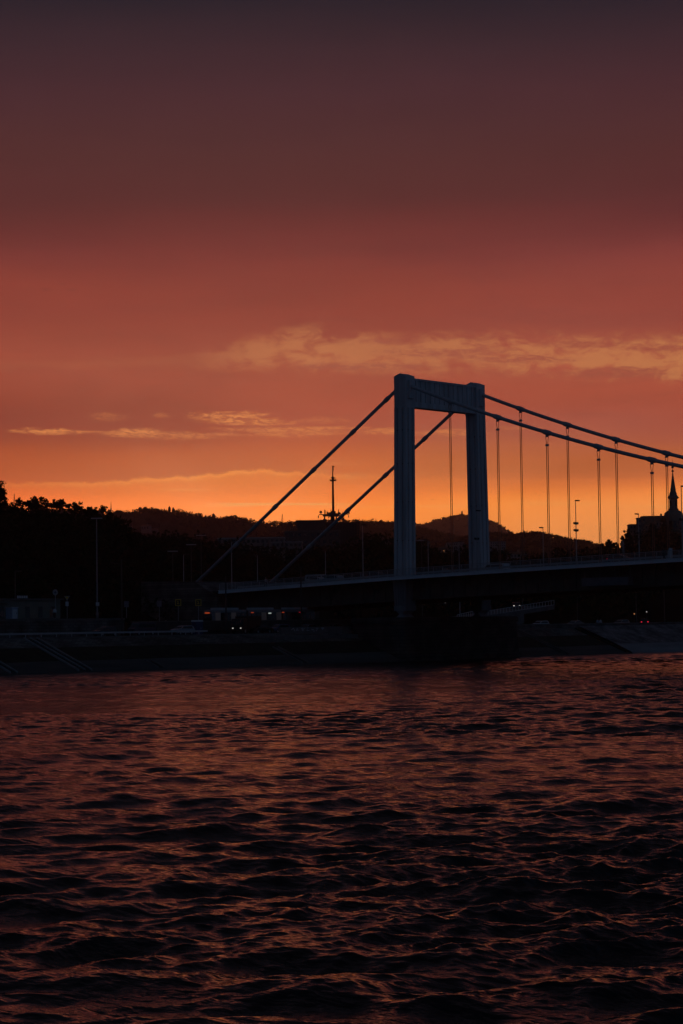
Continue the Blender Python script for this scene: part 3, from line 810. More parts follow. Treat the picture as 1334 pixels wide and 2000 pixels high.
# ------------------------------------------------------------------ signs
def post_sign(label, X, Y, xx, kind, base):
    q = on(X, Y, 0, xx)
    t = thing('road_sign', label, 'sign', (q.x, q.y, base), R_(40), 'road signs')
    b = MB(); b.tube([(0, 0, 0), (0, 0, q.z-base+.3)], .045, 8); b.build('post', pole_mat, t)
    z = q.z-base
    if kind == 'square':
        b = MB(); b.box(-.5, .5, -.09, -.05, z-.55, z+.55); b.build('panel', yellow_paint, t)
        b = MB(); b.box(-.37, .37, -.11, -.092, z-.42, z+.42); b.build('symbol_field', black_paint, t)
        b = MB(); b.box(-.2, .2, -.125, -.112, z-.25, z-.12); b.box(-.06, .06, -.125, -.112, z-.11, z+.25); b.box(-.2, .05, -.125, -.112, z+.12, z+.22)
        b.build('symbol', yellow_paint, t)
    elif kind == 'round':
        b = MB(); n = 20
        b.loft([[(.42*math.cos(2*PI*k/n), yy, z+.48*math.sin(2*PI*k/n)) for k in range(n)] for yy in (-.09, -.05)]); b.build('disc', sign_white, t)
        b = MB(); b.box(-.06, .06, -.105, -.092, z-.2, z+.2); b.box(-.2, .2, -.106, -.093, z-.06, z+.04); b.build('symbol', blue_paint, t)
    elif kind == 'yield':
        b = MB(); b.prism([(-.45, z+.4), (.45, z+.4), (0, z-.35)], 1, -.09, -.05); b.build('triangle', sign_white, t)
        b = MB(); b.prism([(-.28, z+.3), (.28, z+.3), (0, z-.17)], 1, -.105, -.092); b.build('symbol_field', yellow_paint, t)
        b = MB(); b.box(-.25, .25, -.09, -.05, z-1.2, z-.5); b.build('panel', white_paint, t)
    else:
        b = MB(); b.box(-.4, .4, -.09, -.05, z-.5, z+.5); b.build('panel', mat('sign_back_grey', (.2, .2, .24), .5, .1, 2), t)
post_sign('yellow framed square road sign, left one of the pair in front of the abutment', 348, 1177, -19.5, 'square', 5.6)
post_sign('yellow framed square road sign, right one of the pair, beside the abutment corner', 387.5, 1177, -19.5, 'square', 5.6)
post_sign('round white sign standing above the roof end of the cream building', 108, 1157, -21, 'round', 7.85)
post_sign('white triangle sign over a small plate, right of the cream building', 131, 1169, -21, 'yield', 7.85)
post_sign('small grey sign back on a post, left of the pale clothed walker', 311, 1179, -21, 'back', 5.6)
post_sign('small grey sign beside the thin dark pole on the wall', 247, 1180, -21, 'back', 7.85)

# ------------------------------------------------------------------ cream building on the terrace
p0 = on(118, 1204, 0, -25)
t = thing('service_building', 'long low cream building with narrow dark windows on the terrace at left', 'building', (-25, p0.y, 7.85))
b = MB(); b.box(-9, 0, -38, 0, 0, 3.0); b.build('wall', plaster, t)
b = MB(); b.box(-9.3, .35, -38.3, .5, 3.0, 3.22); b.build('roof', concrete, t)
for i in range(12):
    y = -1.6-i*2.62
    b = MB(); b.box(-.02, .03, y-.45, y+.45, .25, 1.95); wn = b.build('window', glass, t)
    b = MB(); b.box(.03, .07, y-.55, y+.55, .12, .24); b.build('sill', concrete, wn)
b = MB(); b.box(.02, .9, -12.6, -11.0, 2.5, 2.62); b.build('awning', concrete, t)
q = on(42, 1166, 0, -25)
sg = thing('roof_sign', 'small row of pale sign letters on the roof of the cream building', 'sign', (-24.8, q.y, 11.07))
for i in range(5):
    b = MB(); y = (i-2)*.45
    b.box(-.04, .04, y-.16, y+.16, .05, .45); b.build('letter', white_paint, sg)
q = on(23, 1190, 0, -22.5)
t = thing('kiosk', 'pale blue upright cabinet in front of the cream building', 'kiosk', (-22.5, q.y, 7.85))
b = MB(); b.box(-.7, .7, -.6, .6, 0, 1.75); b.build('cabinet', mat('pale_blue_panel', (.34, .45, .58), .4, .1, 2), t)
b = MB(); b.box(-.8, .8, -.7, .7, 1.75, 1.87); b.build('roof', sheet, t)
b = MB(); b.box(.7, .73, -.45, .45, .1, 1.5); dr = b.build('door', white_paint, t)
b = MB(); b.box(.73, .78, .3, .36, .8, 1.0); b.build('handle', pole_dark, dr)

# ------------------------------------------------------------------ vehicles
def wheelset(t, xs, hw, r=.32):
    for x in xs:
        for s in (-1, 1):
            b = MB(); n = 16
            y0, y1 = s*hw, s*(hw-.2)
            b.loft([[(x+r*math.cos(2*PI*k/n), y, r+r*math.sin(2*PI*k/n)) for k in range(n)] for y in (y0, y1)]); wl = b.build('wheel', rubber, t)
            b = MB(); b.loft([[(x+r*.6*math.cos(2*PI*k/n), y, r+r*.6*math.sin(2*PI*k/n)) for k in range(n)] for y in (s*(hw+.012), s*(hw-.05))]); b.build('rim', rim_m, wl)
def lens(t, name, x, y, z, m, sx=.05, sy=.18, sz=.1):
    b = MB(); b.box(x-sx, x+sx, y-sy, y+sy, z-sz, z+sz); return b.build(name, m, t)
def car(label, loc, rotz, color, kind='hatch', head=None, tail=None, group='cars on the quay road', name=None):
    name = name or {'van': 'van', 'hatch': 'car', 'sedan': 'car'}[kind]
    t = thing(name, label, 'van' if kind == 'van' else 'car', loc, rotz, group)
    pm = mat('car_paint_'+'_'.join(str(int(c*100)) for c in color), color, .25, .05, 2, spec=.6)
    if kind == 'van':
        Lh, w, prof = 2.45, .95, [(-2.45, .35), (-2.48, 1.0), (-2.42, 1.95), (-2.2, 2.05), (1.0, 2.05), (1.35, 1.95), (2.0, 1.25), (2.4, 1.05), (2.48, .6), (2.42, .35)]
        win = [(-2.0, 1.3), (1.75, 1.3), (1.25, 1.85), (-2.0, 1.85)]
    elif kind == 'sedan':
        Lh, w, prof = 2.25, .88, [(-2.25, .32), (-2.28, .7), (-2.2, .95), (-1.5, 1.0), (-.95, 1.38), (-.5, 1.45), (.3, 1.42), (.65, 1.3), (1.2, .98), (2.0, .85), (2.25, .65), (2.25, .32)]
        win = [(-1.3, 1.0), (1.05, 1.0), (.5, 1.33), (-.85, 1.35)]
    else:
        Lh, w, prof = 2.05, .87, [(-2.05, .32), (-2.1, .75), (-1.98, 1.05), (-1.7, 1.42), (-1.3, 1.5), (.1, 1.48), (.5, 1.38), (1.15, 1.0), (1.85, .86), (2.08, .65), (2.05, .32)]
        win = [(-1.6, 1.02), (1.0, 1.02), (.4, 1.38), (-1.45, 1.4)]
    b = MB()
    def hw(z): return w*(1 if z < .98 else 1-(z-.98)*(.28 if kind != 'van' else .1))
    rings = []
    for f in (-1, -.93, .93, 1):
        ins = .94 if abs(f) == 1 else 1.0
        rings.append([(x*ins, f*hw(z), .32+(z-.32)*(ins if z > .4 else 1)) for x, z in prof])
    b.loft(rings); b.build('body', pm, t, False)
    for s in (-1, 1):
        g = MB()
        g.loft([[(x, s*(hw(z)+.012), z) for x, z in win], [(x, s*(hw(z)-.03), z) for x, z in win]]); g.build('side_window', glass, t)
    top = max(prof, key=lambda p_: p_[1])[1]
    # windscreen
    a, c = (prof[6], prof[7]) if kind != 'sedan' else (prof[7], prof[8])
    if kind == 'van': a, c = prof[5], prof[6]
    g = MB()
    dxn = Vector((a[0]-c[0], a[1]-c[1])); nn = Vector((dxn.y, -dxn.x)).normalized()*.014
    if nn.x < 0: nn = -nn
    pts = []
    for f, ww in ((.08, hw(c[1])*.88), (.92, hw(a[1])*.86)):
        xx = c[0]+(a[0]-c[0])*f; zz = c[1]+(a[1]-c[1])*f
        pts.append((xx, zz, ww))
    g.add([(pts[0][0]+nn.x, -pts[0][2], pts[0][1]+nn.y), (pts[0][0]+nn.x, pts[0][2], pts[0][1]+nn.y), (pts[1][0]+nn.x, pts[1][2], pts[1][1]+nn.y), (pts[1][0]+nn.x, -pts[1][2], pts[1][1]+nn.y)], [(0, 1, 2, 3)])
    g.build('windscreen', glass, t)
    wheelset(t, (-Lh*.62, Lh*.62), w+.01)
    for s in (-1, 1):
        lens(t, 'headlight', Lh-.02, s*w*.68, .68, head or glass, .05, .12, .08)
        lens(t, 'tail_light', -Lh+.0, s*w*.78, .82, tail or mat('unlit_red_lens', (.12, .01, .01), .3, .1, 3), .06, .12, .09)
    for z0 in (.42,):
        b = MB(); b.box(Lh-.06, Lh+.07, -w*.9, w*.9, z0-.1, z0+.08); b.box(-Lh-.09, -Lh+.04, -w*.9, w*.9, z0-.1, z0+.08); b.build('bumper', pole_dark, t)
    return t
S = -PI/2      # heading south (towards the left of the photo)
Nn = PI/2
def qy(X, xx=-12): return on(X, 1224, 0, xx).y
dk = (.02, .02, .025); gy = (.16, .17, .19); wh = (.55, .58, .62); bl = (.04, .06, .14)
car('black car on the quay road below the tall lamp mast', (-11, qy(205, -11), 5.0), S, dk, 'hatch')
car('dark van with pale roof line parked on the quay road by the wall', (-15, qy(277, -15), 5.0), S, (.03, .035, .06), 'van')
car('silver hatchback on the quay road left of the blue portable cabin', (-11, qy(356, -11), 5.0), S, (.30, .33, .38), 'hatch')
car('dark sedan just right of the truck on the quay road', (-11, qy(508, -11), 5.0), S, dk, 'sedan')
car('blue hatchback under the tram on the quay road', (-12, qy(545, -12), 5.0), S, (.08, .11, .2), 'hatch')
car('grey sedan on the quay road below the tram tail', (-13, qy(602, -13), 5.0), S, (.14, .16, .2), 'sedan')
car('dark hatchback on the quay road nearest the left side of the pier', (-14, qy(650, -14), 5.0), S, gy, 'hatch')
car('small pale car on the road right of the sloping ramp', (-14, qy(1055, -14), 5.0), S, wh, 'hatch', group='cars right of the pier')
car('grey sedan with bright roof right of the ramp end', (-14, qy(1123, -14), 5.0), S, (.34, .34, .34), 'sedan', group='cars right of the pier')
car('grey hatchback on the road above the dark bank, left of the red tail lights', (-14, qy(1213, -14), 5.0), S, (.30, .30, .30), 'hatch', group='cars right of the pier')
car('dark car with two glowing red tail lights on the right quay road', (-16, qy(1257, -16), 5.15), R_(130), dk, 'hatch', tail=e_red, group='cars right of the pier')
p = on(1008, 1183, 0, -36); car('dark car with two bright white headlights on the sloping ramp', (p.x, p.y, p.z-.7), R_(-50), dk, 'sedan', head=e_white, group='cars on the ramps')
p = on(864, 1177, 0, -60); car('dark car with two dim headlights under the deck between the pylon feet', (p.x, p.y, p.z-.7), R_(-50), dk, 'hatch', head=e_dimwhite, group='cars on the ramps')
# truck
p = on(448, 1225, 0, -12)
t = thing('truck', 'dark truck with two bright white headlights, in front of the tram', 'truck', (-11.6, p.y+3.6, 5.0), R_(-72))
b = MB(); b.prism([(1.9, .55), (3.5, .55), (3.55, 1.4), (3.2, 2.5), (1.9, 2.55)], 1, -1.1, 1.1); cabn = b.build('cab', black_paint, t)
b = MB(); b.add([(3.57, -.95, 1.45), (3.57, .95, 1.45), (3.25, .95, 2.4), (3.25, -.95, 2.4)], [(0, 1, 2, 3)]); b.build('windscreen', glass, cabn)
b = MB(); b.box(-3.4, 1.75, -1.15, 1.15, .8, 2.9); b.build('cargo_box', mat('dark_brown_paint', (.05, .025, .02), .5, .2, 2), t)
b = MB(); b.box(-3.4, 3.3, -.5, .5, .5, .8); b.build('chassis', black_paint, t)
wheelset(t, (-2.2, 2.6), 1.1, .45)
for s in (-1, 1): lens(t, 'headlight', 3.6, s*.72, .95, e_white, .05, .085, .07)
# portable cabin
q = on(385, 1214, 0, -14.6)
t = thing('portable_cabin', 'small dark blue cabin with pale rounded roof between silver car and truck', 'cabin', (-14.6, q.y, 5.0))
b = MB(); b.box(-.6, .6, -.75, .75, 0, 2.1); b.build('cabin', blue_paint, t)
b = MB(); b.prism([(-.8, 2.1), (.8, 2.1), (.65, 2.35), (-.65, 2.35)], 0, -.65, .65); b.build('roof', white_paint, t)
b = MB(); b.box(.6, .63, -.3, .35, .1, 1.9); d_ = b.build('door', blue_paint, t)
b = MB(); b.box(.63, .66, .2, .26, .9, 1.1); b.build('handle', white_paint, d_)
# tram
ty0 = on(415, 1190, 0, -21).y
t = thing('tram', 'long white tram with glowing amber destination display under the left end of the bridge', 'tram', (-22.2, ty0, 5.6))
tram_paint = mat('tram_paint', (.2, .21, .22), .4, .1, 2)
lit_w = emat('dim_lit_interior', (.55, .42, .36), .006)
for i in range(3):
    y0, y1 = i*8.9, i*8.9+8.4
    b = MB()
    pr_ = [(-1.2, .35), (1.2, .35), (1.25, 1.4), (1.15, 3.2), (.9, 3.5), (-.9, 3.5), (-1.15, 3.2), (-1.25, 1.4)]
    if i == 0: b.loft([[(x*.9, y0, z*.96+.02) for x, z in pr_], [(x, y0+.5, z) for x, z in pr_], [(x, y1, z) for x, z in pr_]])
    else: b.loft([[(x, y0, z) for x, z in pr_], [(x, y1, z) for x, z in pr_]])
    body = b.build('carriage', tram_paint, t)
    for k in range(6):
        b = MB(); ya = y0+.75+k*1.28
        if k in (1, 4):
            b.box(1.2, 1.285, ya, ya+1.1, .5, 2.95); b.build('door', glass, body)
        else:
            b.box(1.1, 1.275, ya-.05, ya+1.12, 1.2, 3.0); b.build('window', lit_w if (i+k) % 3 == 0 else glass, body)
    b = MB(); b.box(-.7, .7, y0+1.5, y1-1.5, 3.5, 3.85); b.build('roof_equipment', sheet, body)
    if i < 2:
        b = MB(); b.box(-1.0, 1.0, y1, y1+.5, .5, 3.3); b.build('bellows', rubber, t)
b = MB(); b.box(-1.0, 1.0, -.06, .02, 1.25, 2.78); b.build('windscreen', glass, t)
b = MB(); b.box(-.55, .55, -.09, -.03, 2.86, 3.08); b.build('destination_display', e_orange, t)
for (X, m_) in ((493, e_orange_dim), (553, e_orange_dim), (586, e_red_dim)):
    yy = on(X, 1194, 0, -20.9).y-ty0
    if yy < 26: b = MB(); b.box(1.27, 1.33, yy-.3, yy+.3, 2.9, 3.05); b.build('side_display', m_, t)
yy = on(527, 1194, 0, -20.9).y-ty0
b = MB(); b.box(1.29, 1.34, yy-.35, yy+.35, 2.75, 2.95); b.build('interior_lamp', e_tube, t)
for s in (-1, 1): lens(t, 'headlight', s*.75, -.05, .9, glass, .14, .05, .1)
t = thing('low_wall', 'dark low wall between the tram track and the quay road, under the tram windows', 'wall', (-18.7, -20, 5.0))
b = MB(); b.box(-.15, .15, -36, 40, 0, 2.15); b.build('wall', mat('sooty_concrete', (.07, .07, .07), .9, .3, .6), t)
b = MB(); b.box(-.2, .2, -36, 40, 2.15, 2.27); b.build('coping', concrete, t)
# cars on the bridge
def bridge_vehicle_loc(x, y): return (x, y, zt(x)-.02)
bx = on(602, 1125, 1, -4.5).x
t = car('white van on the bridge with one red light at its left end', bridge_vehicle_loc(bx+2.4, -4.5), 0, (.42, .45, .48), 'van', group='vehicles on the bridge')
lens(t, 'brake_light', -2.42, -.6, 1.72, e_red, .07, .16, .1)
x_ = on(619, 1136, 1, -7.6).x; car('pale car on the bridge in front of the white van', bridge_vehicle_loc(x_, -7.6), PI, (.4, .42, .45), 'sedan', group='vehicles on the bridge')
x_ = on(650, 1134, 1, -7.6).x; car('silver car on the bridge just right of the white van near a lamp post', bridge_vehicle_loc(x_, -7.6), PI, (.3, .32, .36), 'hatch', group='vehicles on the bridge')
x_ = on(722, 1121, 1, -6).x; car('dark car on the bridge with a dim red tail light, left of the pylon', bridge_vehicle_loc(x_+2, -6.0), 0, dk, 'hatch', tail=e_red_dim, group='vehicles on the bridge')
x_ = on(848, 1106, 1, -3).x; car('dark car with reddish tail lights on the bridge between the pylon legs', bridge_vehicle_loc(x_+1.8, -3.0), 0, dk, 'sedan', tail=e_red_dim, group='vehicles on the bridge')
x_ = on(968, 1094, 1, 5).x; car('white van on the bridge right of the far pylon leg', bridge_vehicle_loc(x_, 5.0), PI, wh, 'van', group='vehicles on the bridge')
x_ = on(1192, 1096, 1, -7).x; car('dark car with one glowing red tail light on the bridge at right', bridge_vehicle_loc(x_+2, -7.0), 0, dk, 'hatch', tail=e_red, group='vehicles on the bridge')
x_ = on(1308, 1086, 1, -12.4).x
t = thing('signal_box', 'pale wedge shaped cabinet by the bridge railing near the right edge', 'cabinet', (x_, -12.4, zt(x_)))
b = MB(); b.prism([(-.45, 0), (.3, 0), (.3, 1.7), (.1, 1.7)], 1, -.35, .35); b.build('cabinet', steel, t)
b = MB(); b.box(-.5, .4, -.42, .42, -.02, .08); b.build('base_plate', steel_dark, t)

# ------------------------------------------------------------------ ramp with railing behind the right pylon leg
p0 = on(948, 1204, 0, -32); p1 = on(1083, 1182, 0, -32)
t = thing('road_ramp', 'concrete road ramp with pale railing rising to the right under the bridge', 'ramp', (-32, p0.y, 5.6))
Ly = p1.y-p0.y; za, zb_ = p0.z-5.6, p1.z-5.6
b = MB(); b.prism([(-2, -.3), (-2, za), (Ly, zb_), (Ly, zb_-.9), (Ly*.55, (zb_+za)/2-.7), (Ly*.55, -.3)], 0, -8, 0); b.build('ramp_slab', concrete, t)
b = MB()
for f, dz in ((0, 1.05), (0, .1)):
    b.tube([(-.1, 0, za+dz), (-.1, Ly, zb_+dz)], .055, 6)
rl = b.build('railing', mat('pale_rail_paint', (.6, .62, .62), .5, .1, 2), t)
b = MB()
for k in range(24):
    yy = Ly*k/23; zz = za+(zb_-za)*k/23
    b.box(-.14, -.06, yy-.04, yy+.04, zz, zz+1.05)
b.build('rail_post', mat('pale_rail_paint', (.6, .62, .62)), rl)
p0 = on(893, 1208, 0, -30); p1 = on(928, 1203, 0, -30)
t = thing('barrier_fence', 'short pale barrier fence glimpsed between the two pylon feet', 'fence', (-30, p0.y, 5.6))
Ly = p1.y-p0.y
b = MB()
for k in range(9): b.box(-.04, .04, Ly*k/8-.05, Ly*k/8+.05, 0, 2.3+.1*k)
b.build('fence_post', mat('pale_rail_paint', (.6, .62, .62)), t)
b = MB(); b.tube([(0, 0, 2.3), (0, Ly, 3.1)], .06, 6); b.tube([(0, 0, 1.2), (0, Ly, 1.7)], .05, 6); b.build('fence_rail', mat('pale_rail_paint', (.6, .62, .62)), t)
# small lights under the deck, street level lamps
for X, Y, D, m_, lab in ((1239, 1199, 440, e_window, 'small amber signal lamp on a post left of the red tail lights'), (1263, 1195, 445, e_dimwhite, 'small white signal lamp on a post above the red tail lights')):
    q = at(X, Y, D)
    t = thing('signal_lamp', lab, 'signal lamp', (q.x, q.y, 5.0))
    b = MB(); b.tube([(0, 0, 0), (0, 0, q.z-5.2)], .05, 6); b.build('post', pole_dark, t)
    b = MB(); b.ball((0, 0, q.z-5), .14, 6); b.build('lamp', m_, t)
    b = MB(); b.box(-.2, .2, -.04, .3, q.z-5.3, q.z-5.16); b.build('housing', pole_dark, t)

# ------------------------------------------------------------------ people
skin_m = mat('skin', (.42, .27, .2), .6, .1, 4)
def person(label, loc, rotz, shirt, legs_c, hair_c, walk=.25, group='people along the river', arm=0.):
    t = thing('person', label, 'person', loc, rotz, group)
    J = {}; E_ = []
    def j(n_, p_, r_, par=None):
        J[n_] = (len(J), p_, r_)
        if par: E_.append((J[par][0], J[n_][0]))
    j('pelvis', (0, 0, .95), .14); j('belly', (0, 0, 1.12), .13, 'pelvis'); j('chest', (.01, 0, 1.33), .15, 'belly'); j('neck', (.01, 0, 1.49), .055, 'chest')
    j('chin', (.03, 0, 1.56), .07, 'neck'); j('head', (.035, 0, 1.66), .095, 'chin'); j('crown', (.02, 0, 1.73), .075, 'head')
    for s, n_ in ((1, 'l'), (-1, 'r')):
        w_ = walk*s
        j('hip'+n_, (0, s*.1, .88), .095, 'pelvis'); j('knee'+n_, (w_*.55+.03, s*.11, .49), .06, 'hip'+n_); j('ank'+n_, (w_*.9-.04, s*.11, .09), .04, 'knee'+n_); j('toe'+n_, (w_*.9+.14, s*.125, .04), .035, 'ank'+n_)
        j('sh'+n_, (0, s*.19, 1.4), .06, 'chest'); j('elb'+n_, (-w_*.4-.02, s*.25, 1.13), .042, 'sh'+n_); j('wri'+n_, (-w_*.4+.13+arm, s*.25, .93+arm*.6), .028, 'elb'+n_); j('palm'+n_, (-w_*.4+.17+arm, s*.25, .87+arm*.6), .026, 'wri'+n_)
        for k in range(4):
            q = J['palm'+n_][1]
            j('f%d%s' % (k, n_), (q[0]+.02+.005*k, q[1]+(.02-.014*k), q[2]-.05+.004*abs(k-1)), .009, 'palm'+n_); j('g%d%s' % (k, n_), (q[0]+.045, q[1]+(.02-.014*k), q[2]-.085+.006*abs(k-1)), .008, 'f%d%s' % (k, n_))
        j('th'+n_, (J['palm'+n_][1][0]+.04, s*.25-s*.02, J['palm'+n_][1][2]-.01), .01, 'palm'+n_)
    me = bpy.data.meshes.new('body'); me.from_pydata([J[k][1] for k in J], E_, []); me.update()
    o = bpy.data.objects.new('body', me); col.objects.link(o); o.parent = t
    md = o.modifiers.new('skin', 'SKIN')
    for k in J: me.skin_vertices[0].data[J[k][0]].radius = (J[k][2],)*2
    me.skin_vertices[0].data[0].use_root = True
    sb = o.modifiers.new('sub', 'SUBSURF'); sb.levels = 1; sb.render_levels = 1
    me.materials.append(skin_m)
    b = MB()
    def ell(z, a, c, x=0, y=0): return [(x+a*math.cos(2*PI*k/14), y+c*math.sin(2*PI*k/14), z) for k in range(14)]
    b.loft([ell(.9, .15, .19), ell(1.1, .15, .18), ell(1.33, .17, .21), ell(1.44, .13, .2), ell(1.5, .07, .08)])
    for n_ in 'lr': b.tube([J['sh'+n_][1], J['elb'+n_][1], J['wri'+n_][1]], [.078, .06, .045], 10)
    b.build('jacket', mat('cloth_'+shirt[0], shirt[1], .9, .15, 6), t, True)
    b = MB(); b.loft([ell(.8, .14, .185), ell(.95, .16, .195)])
    for n_ in 'lr': b.tube([J['hip'+n_][1], J['knee'+n_][1], J['ank'+n_][1]], [.11, .078, .06], 10)
    b.build('trousers', mat('cloth_'+legs_c[0], legs_c[1], .9, .15, 6), t, True)
    b = MB(); b.ball((.01, 0, 1.69), .108, 8, (1, .95, 1.0)); b.build('hair', mat('hair_'+hair_c[0], hair_c[1], .7, .2, 8), t, True)
W_ = ('white', (.7, .72, .75)); DB = ('dark_blue', (.03, .04, .07)); BK = ('black', (.02, .02, .02)); TN = ('tan', (.35, .2, .12))
x_ = on(519, 1136, 1, -12.6).x; person('person in light top walking the bridge walkway near the left end', (x_, -12.6, zt(x_)), 0, ('grey', (.4, .42, .45)), BK, ('fair', (.45, .4, .33)))
q = on(107, 1200, 0, -19.8); person('person in a white top at the end of the cream building', (-19.8, q.y, 7.85), -1.2, W_, BK, ('dark', (.03, .02, .02)), .1)
q = on(100, 1200, 0, -20.2); person('person in tan clothes beside the white topped one, at the cream building', (-20.2, q.y, 7.85), -.6, TN, TN, ('dark', (.03, .02, .02)), .3)
q = on(324, 1200, 0, -20); person('person in pale clothes walking above the quay, left of the yellow signs', (-20, q.y, 5.6), -1.5, ('pale_blue', (.5, .56, .62)), DB, ('fair', (.45, .4, .33)), .3)
q = on(1167, 1203, 0, -8.3); person('person in light blue top on the right quay, left one of two', (-8.3, q.y, 5.0), -1.5, ('light_blue', (.4, .5, .62)), DB, ('dark', (.03, .02, .02)), .25)
q = on(1173, 1203, 0, -8.3); person('person in white top on the right quay, right one of two', (-8.3, q.y, 5.0), -1.5, W_, DB, ('dark', (.03, .02, .02)), .2)
x_ = on(1297, 1090, 1, -12.9).x; person('person in dark clothes at the bridge railing by the pale wedge cabinet', (x_, -12.9, zt(x_)), -1.57, BK, BK, ('dark', (.03, .02, .02)), .1)

# ------------------------------------------------------------------ vegetation
def leaf_quads(mb, c, rad, n, size, rg):
    for _ in range(n):
        while True:
            d = Vector((rg.uniform(-1, 1), rg.uniform(-1, 1), rg.uniform(-1, 1)))
            if d.length < 1: break
        p = Vector(c)+Vector((d.x*rad[0], d.y*rad[1], d.z*rad[2]))
        a = Vector((rg.gauss(0, 1), rg.gauss(0, 1), rg.gauss(0, 1))).normalized(); bb = a.cross(Vector((rg.gauss(0, 1), rg.gauss(0, 1), rg.gauss(0, 1)))).normalized()
        s = size*rg.uniform(.6, 1.3)
        mb.add([p-a*s, p-bb*s*.6, p+a*s, p+bb*s*.6], [(0, 1, 2, 3)])
def tree(label, base, H, Wd, seed, open_=.5, name='tree', group='trees on the left skyline', trunk=.35, lean=0, leaf=.28, nl=70, ncm=1.0):
    rg = random.Random(seed)
    t = thing(name, label, 'tree', base, 0, group)
    b = MB()
    zt_ = H*trunk
    b.tube([(0, 0, -1), (rg.uniform(-.1, .1), 0, zt_*.5), (lean*.3, 0, zt_), (lean*.6, 0, H*.8)], [.05*H*.5+.06, .03*H*.5+.05, .02*H*.5+.04, .02], 7)
    cl = []
    ncl = int((24+22*(1-open_))*ncm)
    Wd *= 1.15
    ncl = int(ncl*1.5); p1, p2 = rg.uniform(0, 6.28), rg.uniform(0, 6.28)
    for i in range(ncl):
        a = rg.uniform(0, 2*PI); rr = (.72+.3*math.sin(2*a+p1)+.22*math.sin(5*a+p2))* math.sqrt(rg.uniform(.02, 1))*Wd/2*rg.uniform(.7, 1.0)
        f = rg.uniform(0, 1)
        f = min(1.0, f*(.8+.2*math.sin(3*a+p2)+.1*rg.random())); env = math.sin(PI*(.2+.72*f))**.5
        cl.append((lean*f+rr*math.cos(a)*env, rr*math.sin(a)*env, zt_+(H-zt_)*(.08+.84*f)))
    for c in cl:
        b.tube([(lean*.3, 0, zt_*.9+rg.uniform(-.3, .5)), (c[0]*.5, c[1]*.5, (zt_+c[2])/2+.2), c], [.07, .045, .02], 5)
    b.build('trunk', bark, t)
    b = MB()
    for c in cl:
        r0 = Wd*rg.uniform(.045, .125)
        leaf_quads(b, c, (r0*1.2, r0*1.2, r0*.8), int(nl*.62), leaf*.8, rg)
    b.build('crown', foliage, t)
    return t
def conifer(label, base, H, Wd, seed, group, leaf=.5):
    rg = random.Random(seed)
    t = thing('conifer_tree', label, 'tree', base, 0, group)
    b = MB(); b.tube([(0, 0, -1), (0, 0, H)], [.3, .04], 6); b.build('trunk', bark, t)
    b = MB()
    for i in range(14):
        f = i/13
        leaf_quads(b, (0, 0, H*(.1+.88*f)), (Wd/2*math.sin(PI*(.15+.8*f))**.7,)*2+(H*.07,), 40, leaf, rg)
    b.build('crown', foliage, t)

def interp(pts, X):
    if X <= pts[0][0]: return pts[0][1]
    for (a, b), (c, d) in zip(pts, pts[1:]):
        if X <= c: return b+(d-b)*(X-a)/(c-a)
    return pts[-1][1]
def hill(name, sky, D, front, back, m, rough=0., step=8, zfoot=5.0, seed=0, rows=14, power=1.3):
    """a long ridge whose crest runs through the points of sky (photo column, row) at distance D"""
    rs = random.Random(seed)
    Xs = list(np.arange(sky[0][0], sky[-1][0]+.1, step))
    ph = [rs.uniform(0, 6.28) for _ in range(12)]
    mb = MB(); ringsv = []; info = []
    for X in Xs:
        top = at(X, interp(sky, X), D)
        d = Vector((top.x-CAM.x, top.y-CAM.y, 0)).normalized()
        wob = sum(math.sin(X*.011*(k+1)+ph[k])/(k+1) for k in range(8))
        colv = []
        for i in range(rows*2+1):
            tt = -1+i/rows
            ext = front if tt < 0 else back
            f = (1-abs(tt))
            hh = (f*f*(3-2*f)) if tt < 0 else f**.8
            hh = hh**(1/power)
            z = zfoot+(top.z-zfoot)*hh+(rough*math.sin(X*.05+i*1.7+ph[i % 12])*math.sin(i*.9+X*.021)*(1-hh)*hh*4)
            pp = top+d*(tt*ext*(1+.08*wob))
            colv.append((pp.x, pp.y, z))
        ringsv.append(colv)
    mb.loft(ringsv, cap=False, closed=False)
    o = struct(name, mb, m, True)
    return ringsv, rows
def low(sky, hgt, D): return [(X, Y+hgt*ppm(D)) for X, Y in sky]
def clumpwood(name, label, ringsv, rows, n, hgt, rad, leaf, per, seed, tmin=-.95, tmax=.12, m=foliage, xr=None):
    rg = random.Random(seed); mb = MB()
    for i in range(n):
        c = rg.uniform(0, len(ringsv)-1.001) if not xr else rg.uniform(xr[0]*(len(ringsv)-1), xr[1]*(len(ringsv)-1))
        tt = tmin+(tmax-tmin)*math.sqrt(rg.random())
        fi = (tt+1)*rows; a = int(fi); c0 = int(c); fc = c-c0
        p = Vector(ringsv[c0][a]).lerp(Vector(ringsv[c0+1][a]), fc).lerp(Vector(ringsv[c0][a+1]).lerp(Vector(ringsv[c0+1][a+1]), fc), fi-a)
        s = rg.uniform(.65, 1.2)
        leaf_quads(mb, p+Vector((0, 0, hgt*.5*s)), (rad*s, rad*s, hgt*.5*s), per, leaf, rg)
    o = mb.build(name, m)
    return tag(o, label, 'wood', kind='stuff')

